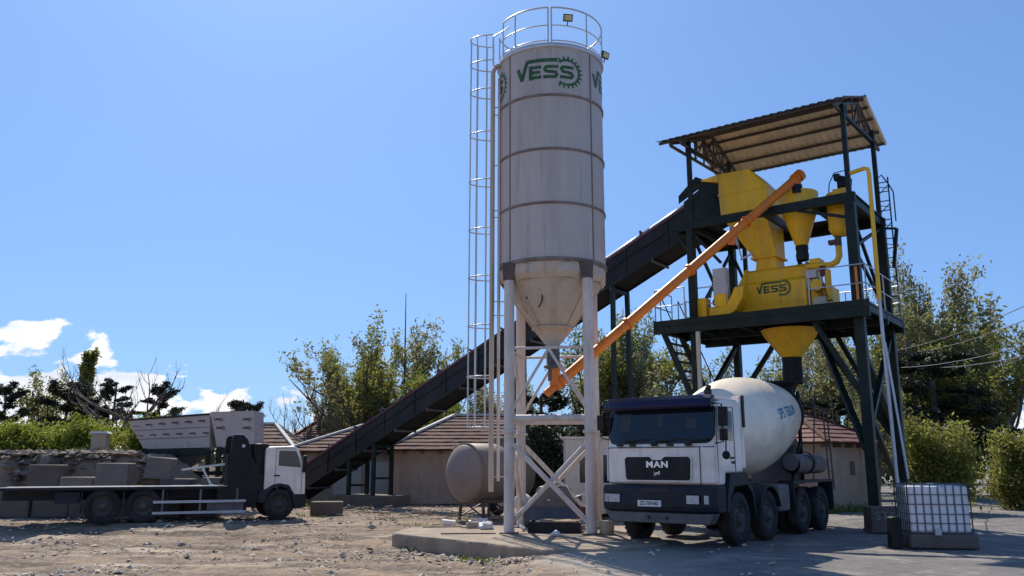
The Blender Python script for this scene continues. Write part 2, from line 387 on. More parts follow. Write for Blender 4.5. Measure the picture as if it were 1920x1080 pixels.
# concrete apron towards the right
sx = _n(t, 'ShaderNodeSeparateXYZ'); L(P, sx.inputs[0])
def mt(op, a, b_=0.):
    n = _n(t, 'ShaderNodeMath', operation=op)
    for i, q in enumerate((a, b_)):
        if isinstance(q, (int, float)): n.inputs[i].default_value = q
        else: L(q, n.inputs[i])
    return n.outputs[0]
edge = mt('ADD', sx.outputs[0], mt('MULTIPLY', mt('SUBTRACT', nzz(.9), .5), 1.6))
edge = mt('SUBTRACT', edge, mt('MULTIPLY', mt('ABSOLUTE', mt('SUBTRACT', sx.outputs[1], 18.)), .22))
apron = mrg(edge, -.2, .35)
cc_ = mixc(mrg(nzz(1.2, 8, .65), .35, .7), (.19, .175, .165), (.125, .115, .11))
cc_ = mixc(mrg(nzz(3.5, 6, .7), .52, .7, 0, .5), cc_, (.33, .29, .25))
spill = mrg(nzz(.8, 7, .65, .4), .54, .60, 0, .75)
cc_ = mixc(spill, cc_, (.30, .265, .225))
cc_ = mixc(mrg(nzz(2.2, 8, .75), .55, .66, 0, .7), cc_, (.085, .07, .06))
cc_ = mixc(mrg(sx.outputs[0], 1.9, 3.4, .75, 0.), cc_, (.40, .33, .265))  # sunlit strip before the truck, put into the apron as paler concrete
c = mixc(apron, c, cc_)
L(c, b.inputs['Base Color'])
h = mt('ADD', mt('MULTIPLY', nzz(9, 8, .75), .5), mt('MULTIPLY', nzz(45, 4, .6), .25))
bp = _n(t, 'ShaderNodeBump'); bp.inputs['Strength'].default_value = .9; bp.inputs['Distance'].default_value = .07
L(h, bp.inputs['Height']); L(bp.outputs[0], b.inputs['Normal'])
def axis(lo, hi, near0, near1, st):
    a = []; x = near0
    while x < near1: a.append(x); x += st
    a.append(near1); s_ = st; x = near1
    while x < hi: s_ *= 1.25; x += s_; a.append(min(x, hi))
    s_ = st; x = near0
    while x > lo: s_ *= 1.25; x -= s_; a.insert(0, max(x, lo))
    return a
RUTS = [[(-14, 20.5), (-8, 19.6), (-3, 18.2), (3, 14.8), (6, 12)], [(-14, 23.2), (-7, 22.6), (-3.6, 20.5), (-1.5, 17), (-.5, 12)], [(-13, 16.5), (-6, 15.6), (0, 13.5), (4, 11)]]
def rut(x, y):
    h_ = 0.
    for path_ in RUTS:
        for (ax, ay), (bx, by) in zip(path_[:-1], path_[1:]):
            L2 = (bx-ax)**2+(by-ay)**2; u = max(0, min(1, ((x-ax)*(bx-ax)+(y-ay)*(by-ay))/L2))
            dd = sqrt((x-ax-u*(bx-ax))**2+(y-ay-u*(by-ay))**2)
            if 0 < u < 1 or dd < .3:
                for c0 in (.0, 1.0):
                    e = abs(dd-c0*.95) if c0 else dd
                    if e < .45: h_ = min(h_, -.055*math.exp(-(e/.16)**2)) if e < .28 else max(h_, .02*math.exp(-((e-.33)/.08)**2)) if h_ == 0 else h_
    return h_*(.6+.8*noise.noise(V((x*.8, y*.8, 2))))
TRK = {}
xs = axis(-900, 900, -13, 13, .075); ys = axis(-200, 1500, 12, 30, .075)
mb = MB(); nx = len(xs)
for y in ys:
    for x in xs:
        z = gz(x, y)
        if -20 < x < 20 and 8 < y < 40:
            k = 1-.8*sstep(.0, 1.2, x)*(1-sstep(21, 24, y))
            q = rut(x, y); TRK[len(mb.v)] = min(1, max(0, -q*14))*(.5+.5*noise.noise(V((x*1.3, y*1.3, 8)))+.3)
            z += k*(q+.045*noise.fractal(V((x*.9, y*.9, 0)), .8, 2, 4)+.03*max(0, noise.noise(V((x*3.5, y*3.5, 5))))+.02*noise.noise(V((x*8, y*8, 9))))
        mb.v.append(V((x, y, z-.02)))
for j in range(len(ys)-1):
    for i in range(nx-1):
        mb.f.append((j*nx+i, j*nx+i+1, (j+1)*nx+i+1, (j+1)*nx+i)); mb.sm.append(True); mb.mi.append(0)
go = tag(mb.build('ground', gm, fix=False), None, None, kind='structure')
att = go.data.attributes.new('track', 'FLOAT', 'POINT')
att.data.foreach_set('value', [TRK.get(i, 0.) for i in range(len(mb.v))])

# silo slab, a real raised sheet with a rounded nose at the left
sl = [(-2.5, 20.2), (-1.9, 19.5), (-1.2, 18.85), (-.9, 18.4), (-.5, 18.05), (.0, 17.3), (.6, 16.6), (2.2, 16.9), (3.2, 18.2), (3.4, 22.9), (.6, 22.9), (-.9, 23.05), (-2.0, 22.8), (-2.6, 22.2), (-2.75, 21.4), (-2.8, 20.7), (-2.7, 20.4)]
mb = MB(); mb.prism(sl, -.33, .035, 'xy')
tag(mb.build('silo_slab', M['slabconc'], bevel=.05), None, None, kind='structure')

# loose rubble (uncountable) and weeds
mb = MB(); rg = random.Random(3)
def rock(mb, x, y, z, s, rg):
    a = rg.random()*6.3; T = Mx.Translation((x, y, z)) @ Mx.Rotation(a, 4, 'Z') @ Mx.Rotation(rg.uniform(-.5, .5), 4, 'X') @ Mx.Diagonal((s, s*rg.uniform(.5, 1), s*rg.uniform(.3, .7), 1))
    q = [(1, 0, 0), (.4, .8, .1), (-.7, .6, 0), (-1, -.3, .1), (-.1, -.9, 0), (.7, -.6, .1), (.2, .1, .9), (-.3, .2, .8), (0, 0, -.6)]
    q = [(a_*rg.uniform(.75, 1.2), b_*rg.uniform(.75, 1.2), c_*rg.uniform(.7, 1.2)) for a_, b_, c_ in q]
    mb.add(q, [(0, 1, 6), (1, 7, 6), (1, 2, 7), (2, 3, 7), (3, 4, 7), (4, 6, 7), (4, 5, 6), (5, 0, 6), (1, 0, 8), (2, 1, 8), (3, 2, 8), (4, 3, 8), (5, 4, 8), (0, 5, 8)], False, T)
for i in range(16000):
    y = 12.5+(rg.random()**1.3)*22; x = rg.uniform(-.66, .30)*y
    if x > .3 and y < 22 and rg.random() < .9: continue
    if -2.8 < x < 3.3 and 20 < y < 23 : continue
    cl = noise.noise(V((x*.5, y*.8, 3)))
    if rg.random() > .30+cl*1.5: continue
    s = rg.choice((.02, .025, .03, .035, .045, .06))*rg.uniform(.7, 1.2)*(1.5 if rg.random() < .04 else 1)
    rock(mb, x, y, gz(x, y)+s*.1, s, rg)
for i in range(90):
    y = rg.uniform(13.5, 27); x = rg.uniform(-.6, .0)*y
    if x > -3 and y > 16: continue
    rock(mb, x, y, gz(x, y)+.01, rg.uniform(.07, .13), rg)
for i in range(160):
    u = rg.random(); x = -2.5+3.0*u+rg.gauss(0, .12)-.15; y = 20.1-3.5*u-.25-abs(rg.gauss(0, .22)); rock(mb, x, y, gz(x, y)+.01, rg.uniform(.02, .075), rg)
tag(mb.build('rubble', M['stone'], fix=False), 'loose pale stones and rubble strewn over the dirt yard', 'rubble', kind='stuff')
mb = MB()
def blades(mb, cx, cy, z, rad, n, h, rg, w=.012):
    for _ in range(n):
        a = rg.random()*6.3; r = rad*sqrt(rg.random()); x = cx+r*cos(a); y = cy+r*sin(a); hh = h*rg.uniform(.4, 1.1); b = rg.random()*6.3
        l = rg.uniform(.1, .6)*hh; ww = w*rg.uniform(.7, 1.6)
        dx, dy = cos(b), sin(b)
        mb.add([(x-dy*ww, y+dx*ww, z), (x+dy*ww, y-dx*ww, z), (x+dx*l+dy*ww, y+dy*l-dx*ww, z+hh*.7), (x+dx*l*1.7, y+dy*l*1.7, z+hh)], [(0, 1, 2, 3)])
for cx, cy, rad, n, h in [(-.9, 17.7, .25, 90, .10), (-.45, 17.3, .2, 60, .07), (10.6, 29.6, .7, 160, .35), (11.9, 30.0, .6, 120, .35), (-7.4, 34.5, 1.0, 160, .3), (-2.3, 20.0, .3, 30, .12),
        (-3.6, 26.4, .8, 50, .09), (-6.2, 27.6, .5, 60, .09), (-2.6, 24.0, .5, 40, .06), (-1.5, 24.6, .5, 40, .10), (2.6, 24.9, .6, 60, .2), (-14.5, 30.0, .9, 120, .35)]:
    zz = 1.88 if cx < -12 else gz(cx, cy)
    blades(mb, cx, cy, zz-.01, rad, n, h, rg)
mbd = MB()
for cx, cy, n in ((-7.3, 31.5, 60), (-5.0, 29.6, 40), (-2.6, 27.2, 50), (-.6, 24.4, 30), (2.4, 24.6, 30)):
    for _ in range(n):
        x, y = rg.gauss(cx, .8), rg.gauss(cy, .5); a = rg.random()*6.3; l_ = rg.uniform(.1, .55); z = rg.uniform(.0, .18)
        mbd.path([V((x, y, z)), V((x+cos(a)*l_, y+sin(a)*l_, max(0, z+rg.uniform(-.12, .12))))], rg.choice((.008, .012, .02)), 5)
tag(mbd.build('scrap_heaps', M['wood'], fix=False), 'small heaps of sticks and scrap along the foot of the conveyor and tank', 'scrap', kind='stuff')
tag(mb.build('weeds', LEAF['weed'], fix=False), 'thin green weeds growing out of the dirt and along the wall feet', 'weeds', kind='stuff')
# ------------------------------------------------------------------ cement silo
SR = 1.36; SC = V((1.02, 21.17, 0)); SROT = R(-9)
silo = empty('cement_silo', (SC.x, SC.y, 0), SROT, 'tall grey cylindrical cement silo on four pale tube legs with a green gear logo', 'silo')
mb = MB(); mb.lathe([(SR, 6.42), (SR, 7.8), (SR, 9.18), (SR, 10.6), (SR, 11.92)], 72)
mb.lathe([(SR, 11.92), (.9, 11.98), (.01, 12.02)], 72)
body = mb.build('cylinder', M['silo'], silo)
for z in (7.81, 9.19, 10.6):
    mb = MB(); mb.lathe([(SR+.002, z-.035), (SR+.03, z-.025), (SR+.03, z+.025), (SR+.002, z+.035)], 72, smooth=False); mb.build('ring_flange', M['seam'], silo)
mb = MB(); mb.lathe([(SR+.002, 6.36), (SR+.035, 6.37), (SR+.035, 6.45), (SR+.002, 6.46)], 72, smooth=False); mb.build('ring_flange', M['seam'], silo)
camang = atan2(-SC.y, -SC.x)-SROT
for k, a in enumerate((camang-R(49), camang+R(48), camang+R(133))):      # vertical weld seams
    mb = MB(); x, y = (SR+.004)*cos(a), (SR+.004)*sin(a); mb.bar((x, y, 6.46), (x, y, 11.95), .035, .02, V((x, y, 0))); mb.build('weld_seam', M['seam'], silo)
for k in range(4):
    a0 = camang+k*pi/2
    def mf(x, y, a0=a0): 
        a = a0+x/SR; return ((SR+.006)*cos(a), (SR+.006)*sin(a), 11.04+y)
    logo(mf, 1.0).build('logo', M['green'], silo, fix=True)
# hopper cone with ribs and lower collar
mb = MB(); mb.lathe([(SR-.01, 6.37), (SR-.01, 6.15), (.50, 4.95), (.47, 4.90)], 40); cone = mb.build('hopper_cone', M['cone'], silo)
mb = MB(); mb.lathe([(.53, 4.93), (.53, 4.89), (.48, 4.88), (.17, 4.50), (.2, 4.49), (.2, 4.44)], 28); mb.build('hopper_tip', M['cone'], silo)
for k in range(8):
    a = camang+k*pi/4+R(2); c_, s_ = cos(a), sin(a)
    mb = MB(); mb.bar((c_*SR*.99, s_*SR*.99, 6.13), (c_*.53, s_*.53, 4.96), .05, .035, V((c_, s_, 0))); mb.build('rib', M['cone'], silo)
mb = MB(); mb.lathe([(SR-.01, 6.36), (SR+.06, 6.30), (SR+.07, 6.12), (SR-.02, 5.98)], 8, smooth=False, a0=R(22.5), a1=R(382.5)); mb.build('skirt', M['cone'], silo)
a = camang-R(28); mb = MB()
pts = [V((cos(a)*.93-sin(a)*.22*cos(u), sin(a)*.93+cos(a)*.22*cos(u), 5.55+.27*sin(u))) for u in [R(q) for q in range(-60, 200, 20)]]
mb.path(pts, .02, 6); mb.build('vibrator_ring', M['brown'], silo)
mb = MB(); mb.lathe([(.17, 4.44), (.17, 4.0), (.23, 3.99), (.23, 3.94), (.13, 3.9), (.13, 3.62)], 20); mb.build('discharge_valve', M['greypart'], silo)
LG = .95
legs = [(-LG, -LG), (LG, -LG), (LG, LG), (-LG, LG)]
for x, y in legs:
    mb = MB(); mb.tube((x, y, .06), (x, y, 5.98), .125, seg=16); lg = mb.build('leg', M['leg'], silo)
    mb = MB(); mb.lathe([(.127, 2.30), (.175, 2.31), (.175, 2.34), (.175, 2.37), (.127, 2.38)], 16, Mx.Translation((x, y, 0)), smooth=False); mb.build('leg_flange', M['leg'], lg)
    mb = MB(); mb.box((x-.2, y-.2, .035), (x+.2, y+.2, .065)); mb.build('base_plate', M['brown'], lg)
    sx_, sy_ = (1 if x > 0 else -1), (1 if y > 0 else -1)
    mb = MB(); mb.hexa([(x-.13, y-.13, 5.98), (x+.13, y-.13, 5.98), (x+.13, y+.13, 5.98), (x-.13, y+.13, 5.98)], [(x-.17-.02*sx_, y-.17, 6.40), (x+.17-.02*sx_, y-.17, 6.40), (x+.17-.02*sx_, y+.17, 6.40), (x-.17-.02*sx_, y+.17, 6.40)])
    mb.build('leg_bracket', M['brown'], silo)
def brace(p, q, r, name='brace'):
    mb = MB(); mb.tube(p, q, r, seg=10); mb.build(name, M['leg'], silo)
for i in range(4):
    (x0, y0), (x1, y1) = legs[i], legs[(i+1) % 4]
    mx_, my_ = (x0+x1)/2, (y0+y1)/2
    brace((x0, y0, 4.32), (x1, y1, 4.32), .035)
    brace((x0, y0, 2.66), (x1, y1, 2.66), .08)
    brace((mx_, my_, 4.30), (x0, y0, 2.75), .035); brace((mx_, my_, 4.30), (x1, y1, 2.75), .035)
    o = V((x0+x1, y0+y1, 0)).normalized()*.05
    brace(V((x0, y0, 2.15))+o, V((x1, y1, .22))+o, .06); brace(V((x1, y1, 2.15))-o, V((x0, y0, .22))-o, .06)
# top deck rim and railing
mb = MB(); mb.lathe([(SR+.002, 11.86), (SR+.05, 11.88), (SR+.06, 11.92), (SR+.04, 11.99), (SR+.01, 11.99)], 72, smooth=False)
mb.build('top_rim', M['galv'], silo)
rail = None
def arc(z, a0, a1, r, n=40): return [V((r*cos(a0+(a1-a0)*i/n), r*sin(a0+(a1-a0)*i/n), z)) for i in range(n+1)]
RR = SR+.02
mb = MB(); g = R(1.7)
for a0, a1 in ((camang+g, camang+R(262)), (camang-R(62), camang-g)):
    mb.path(arc(12.96, a0, a1, RR), .022, 6); mb.path(arc(12.47, a0, a1, RR), .016, 6); mb.path(arc(12.05, a0, a1, RR), .02, 6)
mb2 = mb
for dg in (1.7, 43, 86, 130, 175, 218, 262, 298, 320, 358.3):
    a = camang+R(dg); mb2.tube((RR*cos(a), RR*sin(a), 11.98), (RR*cos(a), RR*sin(a), 12.96), .02, seg=6)
mb2.build('railing', M['galv'], silo)
def floodlight(p, yaw, tilt):
    T = Mx.Translation(p) @ Mx.Rotation(yaw-SROT, 4, 'Z') @ Mx.Rotation(tilt, 4, 'X')
    mb = MB(); mb.box((-.12, 0, -.09), (.12, .05, .09)); mb.box((-.012, .02, -.2), (.012, .04, -.09)); f_ = mb.build('floodlight', M['black'], silo, T=T)
    mb = MB(); mb.box((-.095, -.008, -.065), (.095, 0, .065)); mb.build('lens', M['flood'], f_)
Ti = Mx.Rotation(-SROT, 4, 'Z')
floodlight(Ti @ V((.40, -1.40, 12.66)), R(8), R(22)); floodlight(Ti @ V((1.47, -.25, 12.22)), R(40), R(15))
# ladder with cage, filling pipes
def w2s(x, y, z): return Ti @ V((x-SC.x, y-SC.y, z))
mb = MB()
for yy in (21.1, 21.5): mb.tube(w2s(-.50, yy, 2.0), w2s(-.50, yy, 12.85), .022, seg=6)
z = 2.15
while z < 12.6: mb.tube(w2s(-.50, 21.1, z), w2s(-.50, 21.5, z), .012, seg=5); z += .3
for z in (3.2, 5.6, 7.8, 9.2, 10.6, 11.9): mb.tube(w2s(-.50, 21.1, z), w2s(-.1, 21.1, z), .018, seg=5)
lad = mb.build('ladder', M['galv'], silo)
mb = MB(); hz = [2.48, 3.72, 5.0, 6.25, 7.5, 8.8, 10.1, 11.3, 12.1, 12.82]
def cagep(a, z): return w2s(-.50-.62*sin(a), 21.3-.36*cos(a), z)
for z in hz: mb.path([cagep(a_, z) for a_ in [pi*i/14 for i in range(15)]], .017, 6)
for a_ in (.28, .75, 1.3, 1.85, 2.4, 2.86): mb.tube(cagep(a_, 2.48), cagep(a_, 12.82), .014, seg=5)
mb.path([w2s(-.5, 21.1, 12.85), w2s(-.2, 21.0, 12.98), w2s(-.06, 20.75, 12.95)], .018, 6)
mb.build('safety_cage', M['galv'], lad)
mb = MB(); mb.path([w2s(-.50, 20.80, .95), w2s(-.50, 20.80, 11.65), w2s(-.45, 20.82, 11.82), w2s(-.3, 20.9, 11.93), w2s(-.1, 20.95, 11.98)], .062, 10)
mb.build('fill_pipe', M['cone'], silo)
mb = MB(); mb.path([w2s(-.33, 20.8, 1.2), w2s(-.33, 20.8, 11.5)], .04, 8); mb.build('vent_pipe', M['leg'], silo)
mb = MB()
for z in (1.3, 2.6, 5.2, 7.9, 10.7): mb.bar(w2s(-.53, 20.84, z), w2s(-.02, 20.85, z), .04, .02)
mb.build('pipe_clamp', M['leg'], silo)

# ------------------------------------------------------------------ screw conveyor (orange)
TO = V((9.0, 21.8, 0)); TR = R(-36.8699)
def tw(x, y, z=0): return V((TO.x+.8*x+.6*y, TO.y-.6*x+.8*y, z))
s0 = V((1.06, 21.15, 3.48)); s1 = tw(-1.5, .6, 9.62)
ex = (s1-s0).normalized()
scr = empty('screw_conveyor', s0, 0, 'long orange tube conveyor rising from the silo cone to the mixing tower', 'screw conveyor')
mb = MB(); mb.tube((0, 0, 0), s1-s0, .125, seg=20); tb = mb.build('tube', M['orange'], scr)
for u in (.02, .27, .52, .76, .985):
    p = (s1-s0)*u; mb = MB(); T = frame(p, p+ex)
    mb.lathe([(.127, -.03), (.17, -.03), (.17, .03), (.127, .03)], 20, T, smooth=False); mb.build('flange', M['orange'], scr)
mb = MB(); mb.tube(-ex*.12, V((0, 0, 0)), .10, seg=14); mb.tube(-ex*.30, -ex*.12, .105, seg=14); mb.build('drive_motor', M['orange'], scr)
mb = MB(); mb.tube((0, 0, .02), (0, 0, .45), .13, seg=16); mb.build('inlet', M['orange'], scr)
mb = MB(); e_ = s1-s0; mb.tube(e_-ex*.02, e_+ex*.12, .17, seg=18); mb.tube(e_-ex*.1, e_-ex*.1-V((0, 0, .2)), .13, seg=16); mb.build('outlet_head', M['orange'], scr)
mb = MB(); q = e_-ex*.1; mb.tube(q-V((0, 0, .2)), q-V((0, 0, .46)), .15, .165, 16); mb.build('rubber_sleeve', M['black'], scr)
mb = MB(); pm = (s1-s0)*.70; mb.box((-.12, -.04, -.32), (.06, .04, -.05), Mx.Translation(pm)); mb.build('hanger', M['orange'], scr)

# ------------------------------------------------------------------ belt conveyor
h0 = tw(-4.7, 1.7, 9.45); h1 = V((-8.55, 36.3, .95))
cv = empty('belt_conveyor', (h1.x, h1.y, 0), atan2(h0.y-h1.y, h0.x-h1.x), 'long dark inclined belt conveyor with dark red edge running up to the mixing tower', 'belt conveyor')
Lh = sqrt((h0.x-h1.x)**2+(h0.y-h1.y)**2); Z0, Z1 = h1.z, h0.z
def cl(x, y, dz): return V((x, y, Z0+(Z1-Z0)*x/Lh+dz))
def cprism(mb, x0, x1, y0, y1, a, b_):
    mb.hexa([cl(x0, y0, a), cl(x1, y0, a), cl(x1, y1, a), cl(x0, y1, a)], [cl(x0, y0, b_), cl(x1, y0, b_), cl(x1, y1, b_), cl(x0, y1, b_)])
CW = .52
for y0, y1 in ((-CW-.05, -CW), (CW, CW+.05)):
    mb = MB(); cprism(mb, -.6, Lh, y0, y1, -.55, .30); sp_ = mb.build('side_panel', M['convside'], cv)
    yo = y0-.03 if y0 < 0 else y1+.03
    mb = MB(); cprism(mb, -.6, Lh, min(y0, yo)-.0, max(y1, yo), .303, .40); mb.build('top_flange', M['red'], cv)
    mb = MB(); cprism(mb, -.6, Lh, min(y0, yo), max(y0, yo), -.63, -.553); mb.build('bottom_flange', M['steel'], cv)
    mb = MB(); x = .3
    while x < Lh: cprism(mb, x, x+.06, (y0-.025 if y0 < 0 else y1), (y0 if y0 < 0 else y1+.025), -.55, .30); x += 1.5
    mb.build('stiffener', M['steel'], sp_)
mb = MB(); cprism(mb, -.4, Lh, -CW+.01, CW-.01, .10, .125); cprism(mb, -.4, Lh, -CW+.01, CW-.01, -.34, -.32); mb.build('belt', M['belt'], cv)
mb = MB(); cprism(mb, -.5, Lh-.2, -CW, CW, -.60, -.58); mb.build('underside_sheet', M['convside'], cv)
def cover(x0, x1):
    mb = MB(); k = 10; vs = []
    for x in (x0, x1):
        for i in range(k+1):
            a = pi*i/k; vs.append(cl(x, -CW*cos(a)*1.02, .41+.26*sin(a)))
    mb.add(vs, [(i, i+1, k+2+i, k+1+i) for i in range(k)], True); o = mb.build('cover', M['galv'], cv)
    sm = o.modifiers.new('s', 'SOLIDIFY'); sm.thickness = .012
cover(Lh-3.6, Lh-1.9); cover(Lh-1.88, Lh-.5)
mb = MB(); mb.hexa([cl(Lh-.55, -.62, -.5), cl(Lh+.62, -.62, -.62), cl(Lh+.62, .62, -.62), cl(Lh-.55, .62, -.5)], [cl(Lh-.6, -.62, .52), cl(Lh+.25, -.62, .62), cl(Lh+.25, .62, .62), cl(Lh-.6, .62, .52)]); mb.build('head_housing', M['steel'], cv)
mb = MB(); mb.prism([(Lh-.75, Z1+.45), (Lh-.15, Z1+.98), (Lh+.75, Z1+.45), (Lh+.62, Z1+.2), (Lh-.1, Z1+.55), (Lh-.75, Z1+.2)], -.66, -.63, 'xz'); mb.prism([(Lh-.75, Z1+.45), (Lh-.15, Z1+.98), (Lh+.75, Z1+.45), (Lh+.62, Z1+.2), (Lh-.1, Z1+.55), (Lh-.75, Z1+.2)], .63, .66, 'xz')
mb.build('head_gable', M['steel'], cv)
mb = MB(); mb.tube((Lh, -.58, Z1+.02), (Lh, .58, Z1+.02), .24, seg=20); mb.build('head_pulley', M['steel'], cv)
mb = MB(); mb.tube((-.45, -.58, Z0+.0), (-.45, .58, Z0+.0), .2, seg=20); mb.build('tail_pulley', M['steel'], cv)
for i in range(11):
    x = .8+i*1.55; mb = MB(); mb.tube(cl(x, -CW-.06, -.68), cl(x, CW+.06, -.68), .045, seg=10); mb.bar(cl(x, -CW-.07, -.74), cl(x, -CW-.07, -.58), .05, .02); mb.build('return_roller', M['greypart'], cv)
for i in range(12):
    x = .5+i*1.4; mb = MB(); mb.bar(cl(x, -CW-.09, .39), cl(x, -CW-.09, .56), .05, .03); mb.tube(cl(x, -CW-.1, .54), cl(x, -.1, .44), .04, seg=8); mb.tube(cl(x, CW+.1, .54), cl(x, .1, .44), .04, seg=8); mb.build('idler', M['greypart'], cv)
mb = MB(); mb.path([cl(.3+i*.5, -CW-.075, -.05+.03*sin(i*1.7)) for i in range(34)], .010, 5); mb.build('power_lead', M['black'], cv)
def support(x, sp=.0, h_=None):
    zt = cl(x, 0, -.62).z
    mb = MB()
    for yy in (-.5, .5): mb.bar((x, yy-sp*(1 if yy < 0 else -1), 0), (x, yy, zt), .13, .13)
    mb.bar((x, -.5, zt-.1), (x, .5, zt-.1), .1); mb.bar((x, -.5-sp*.5, zt*.45), (x, .5+sp*.5, zt*.45), .08)
    mb.build('support', M['steel'], cv)
support(3.0); support(4.3); support(10.6, .05); support(14.8, .15)
for i_, (x, hh_) in enumerate(((3.65, .5),)):
    mb = MB(); mb.box((x-1.3, -.95, -.1), (x+1.3, .95, .42)); f_ = mb.build('footing', M['darkconc'], cv, bevel=.03)
# ------------------------------------------------------------------ mixing tower
tow = empty('mixing_tower', TO, TR, 'dark green steel tower with two decks and a brown corrugated roof above the truck lane', 'steel tower')
TX, TY = -4.6, 3.1
mb0 = None
for x, y in ((0, 0), (TX, 0), (0, TY), (TX, TY)):
    mb = MB(); mb.bar((x, y, 0), (x, y, 8.45), .26 if x == 0 else .2, .24, V((0, 1, 0)))
    cb_ = mb.build('column', M['steel'], tow, bevel=.012)
    mb = MB(); mb.box((x-.26, y-.26, 0), (x+.26, y+.26, .05)); mb.build('base_plate', M['steel'], cb_)
def tb_(name, p, q, w_=.1, h_=None, m='steel'):
    mb = MB(); mb.bar(p, q, w_, h_ or w_); return mb.build(name, M[m], tow)
# lower deck
mb = MB(); mb.box((-5.75, -.35, 5.60), (.35, 3.35, 5.66)); mb.build('lower_deck', M['steel'], tow)
for y in (-.3, 1.5, 3.3): tb_('deck_beam', (-5.75, y, 5.49), (.35, y, 5.44), .1, .3)
for x in (-5.7, -4.6, -3.35, -1.25, 0., .3): tb_('deck_joist', (x, -.25, 5.5), (x, 3.25, 5.5), .08, .16)
mb = MB(); mb.box((-5.75, -.37, 5.55), (.37, -.355, 5.72)); mb.build('kick_board', M['steel'], tow)
for (p, q) in [((0, 0, 3.2), (-1.2, 0, 5.38)), ((0, TY, 2.2), (-1.5, TY, 5.38)), ((TX, TY, 3.6), (TX+1.3, TY, 5.38)), ((0, 0, 2.4), (0, TY, 5.2)), ((0, TY, .6), (0, 0, 3.0)), ((TX, 0, 3.0), (TX, TY, 5.3)),
               ((0, TY, 2.0), (-1.0, TY, 5.3)), ((TX, TY, .4), (TX, 0, 3.0)), ((-.1, 0, 4.9), (-.1, TY, 2.6))]:
    tb_('brace', p, q, .13)
tb_('brace', (-.1, TY+.02, 2.3), (-2.0, TY+.02, 5.4), .17); tb_('brace', (-.1, .0, 2.0), (-1.9, TY*.9, 5.4), .15)
# upper deck
for y in (0, TY): tb_('upper_beam', (-5.2, y, 8.57), (.15, y, 8.57), .14, .24)
for x in (-5.1, -4.6, -2.35, -1.0, 0): tb_('upper_joist', (x, 0, 8.56), (x, TY, 8.56), .12, .2)
mb = MB(); mb.box((-5.2, 0.0, 8.69), (-4.2, TY, 8.72)); mb.box((-1.0, .0, 8.69), (.1, TY, 8.72)); mb.box((-4.2, 2.4, 8.69), (-1.0, TY, 8.72)); mb.build('upper_deck', M['steel'], tow)
for (p, q) in [((TX, 0, 8.4), (TX+.9, 0, 7.3)), ((TX, TY, 5.7), (TX, 0, 8.4)), ((TX, 0, 5.7), (TX, TY, 8.4)), ((0, TY, 5.8), (0, 0, 7.2)), ((0, 0, 7.2), (0, TY, 8.4)), ((0, TY, 5.7), (-.05, 0, 8.4)),
               ((-3.6, TY, 5.7), (TX, TY, 8.3)), ((TX, TY, 5.7), (-3.5, TY, 8.3)), ((0, 0, 8.0), (-1.4, 0, 8.45)), ((-5.1, 0, 8.45), (TX, 0, 7.6))]:
    tb_('brace', p, q, .08)
for x in (-3.9, -2.2): tb_('inner_post', (x, 2.4, 5.66), (x, 2.4, 8.46), .11)
# roof posts + roof
def zroof(y): return 11.15+(y+.6)*(12.05-11.15)/2.5 if y < 1.9 else 12.05-(y-1.9)*.80/2.15
for x in (-4.55, 0):
    for y in (0., TY):
        mb = MB(); mb.bar((x, y, 8.7), (x, y, zroof(y)-.15), .12, .12, V((0, 1, 0))); mb.build('roof_post', M['steel'], tow)
def roofsheet(ya, yb, name):
    mb = MB(); vs = []; n = 200; x0, x1 = -5.35, .2
    for th, _ in ((0., 0), (.012, 0)):
        for y in (ya, yb):
            for i in range(n+1):
                x = x0+(x1-x0)*i/n
                ph = (i % 8)/8.; wv = .035 if ph < .5 else 0.
                vs.append((x, y, zroof(y)+wv+th))
    m_ = n+1; fs = []; 
    for i in range(n): fs.append((i, i+1, m_+i+1, m_+i))
    mb.add(vs[:2*m_], fs); mb.cur = 1
    mb.add(vs[2*m_:], [tuple(f) for f in fs])
    # edges
    for a in (0, 1):
        lo = vs[a*m_:(a+1)*m_]; hi = vs[(2+a)*m_:(3+a)*m_]; mb.add(lo+hi, [(i, i+1, m_+i+1, m_+i) for i in range(n)])
    return mb.build(name, [M['roofin'], M['roofbrown']], tow, fix=False)
r1_ = roofsheet(-.6, 1.9, 'roof_sheet'); r1_.data.materials[0] = M['roofbrown']; r2_ = roofsheet(1.9, 4.05, 'roof_sheet')  # bounced sun is painted into the pale rear underside; front underside stays dark
mb = MB(); mb.prism([(1.7, zroof(1.7)+.05), (1.9, 12.12), (2.1, zroof(2.1)+.05), (2.1, zroof(2.1)+.06), (1.9, 12.14), (1.7, zroof(1.7)+.06)], -5.35, .2, 'yz'); mb.build('ridge_cap', M['roofbrown'], tow)
for y in (-.45, .5, 1.35, 1.8, 2.25, 2.75, 3.35, 3.9):
    mb = MB(); zz = zroof(y)-.05; mb.bar((-5.3, y, zz), (.15, y, zz), .06, .07); mb.build('purlin', M['roofbeam'], tow)
for x in (-4.9, -4.55, -.05):
    mb = MB()
    mb.bar((x, -.55, zroof(-.55)-.13), (x, 1.9, 11.93), .07); mb.bar((x, 4.0, zroof(4.)-.13), (x, 1.9, 11.93), .07)
    mb.bar((x, -.5, zroof(-.55)-.17), (x, 4.0, zroof(4.)-.15), .07)
    for y in (.6, 1.25, 1.9, 2.6, 3.2): mb.bar((x, y, zroof(-.55)-.13+.03*y), (x, y, zroof(y)-.13), .045)
    mb.bar((x, 1.25, 11.05), (x, 1.9, 11.9), .04); mb.bar((x, 2.6, 11.1), (x, 1.9, 11.9), .04)
    mb.build('roof_truss', M['roofbeam'], tow)
for x in (-4.55, 0): tb_('eave_beam', (x, 0, 10.95), (x, TY, 11.1), .08)
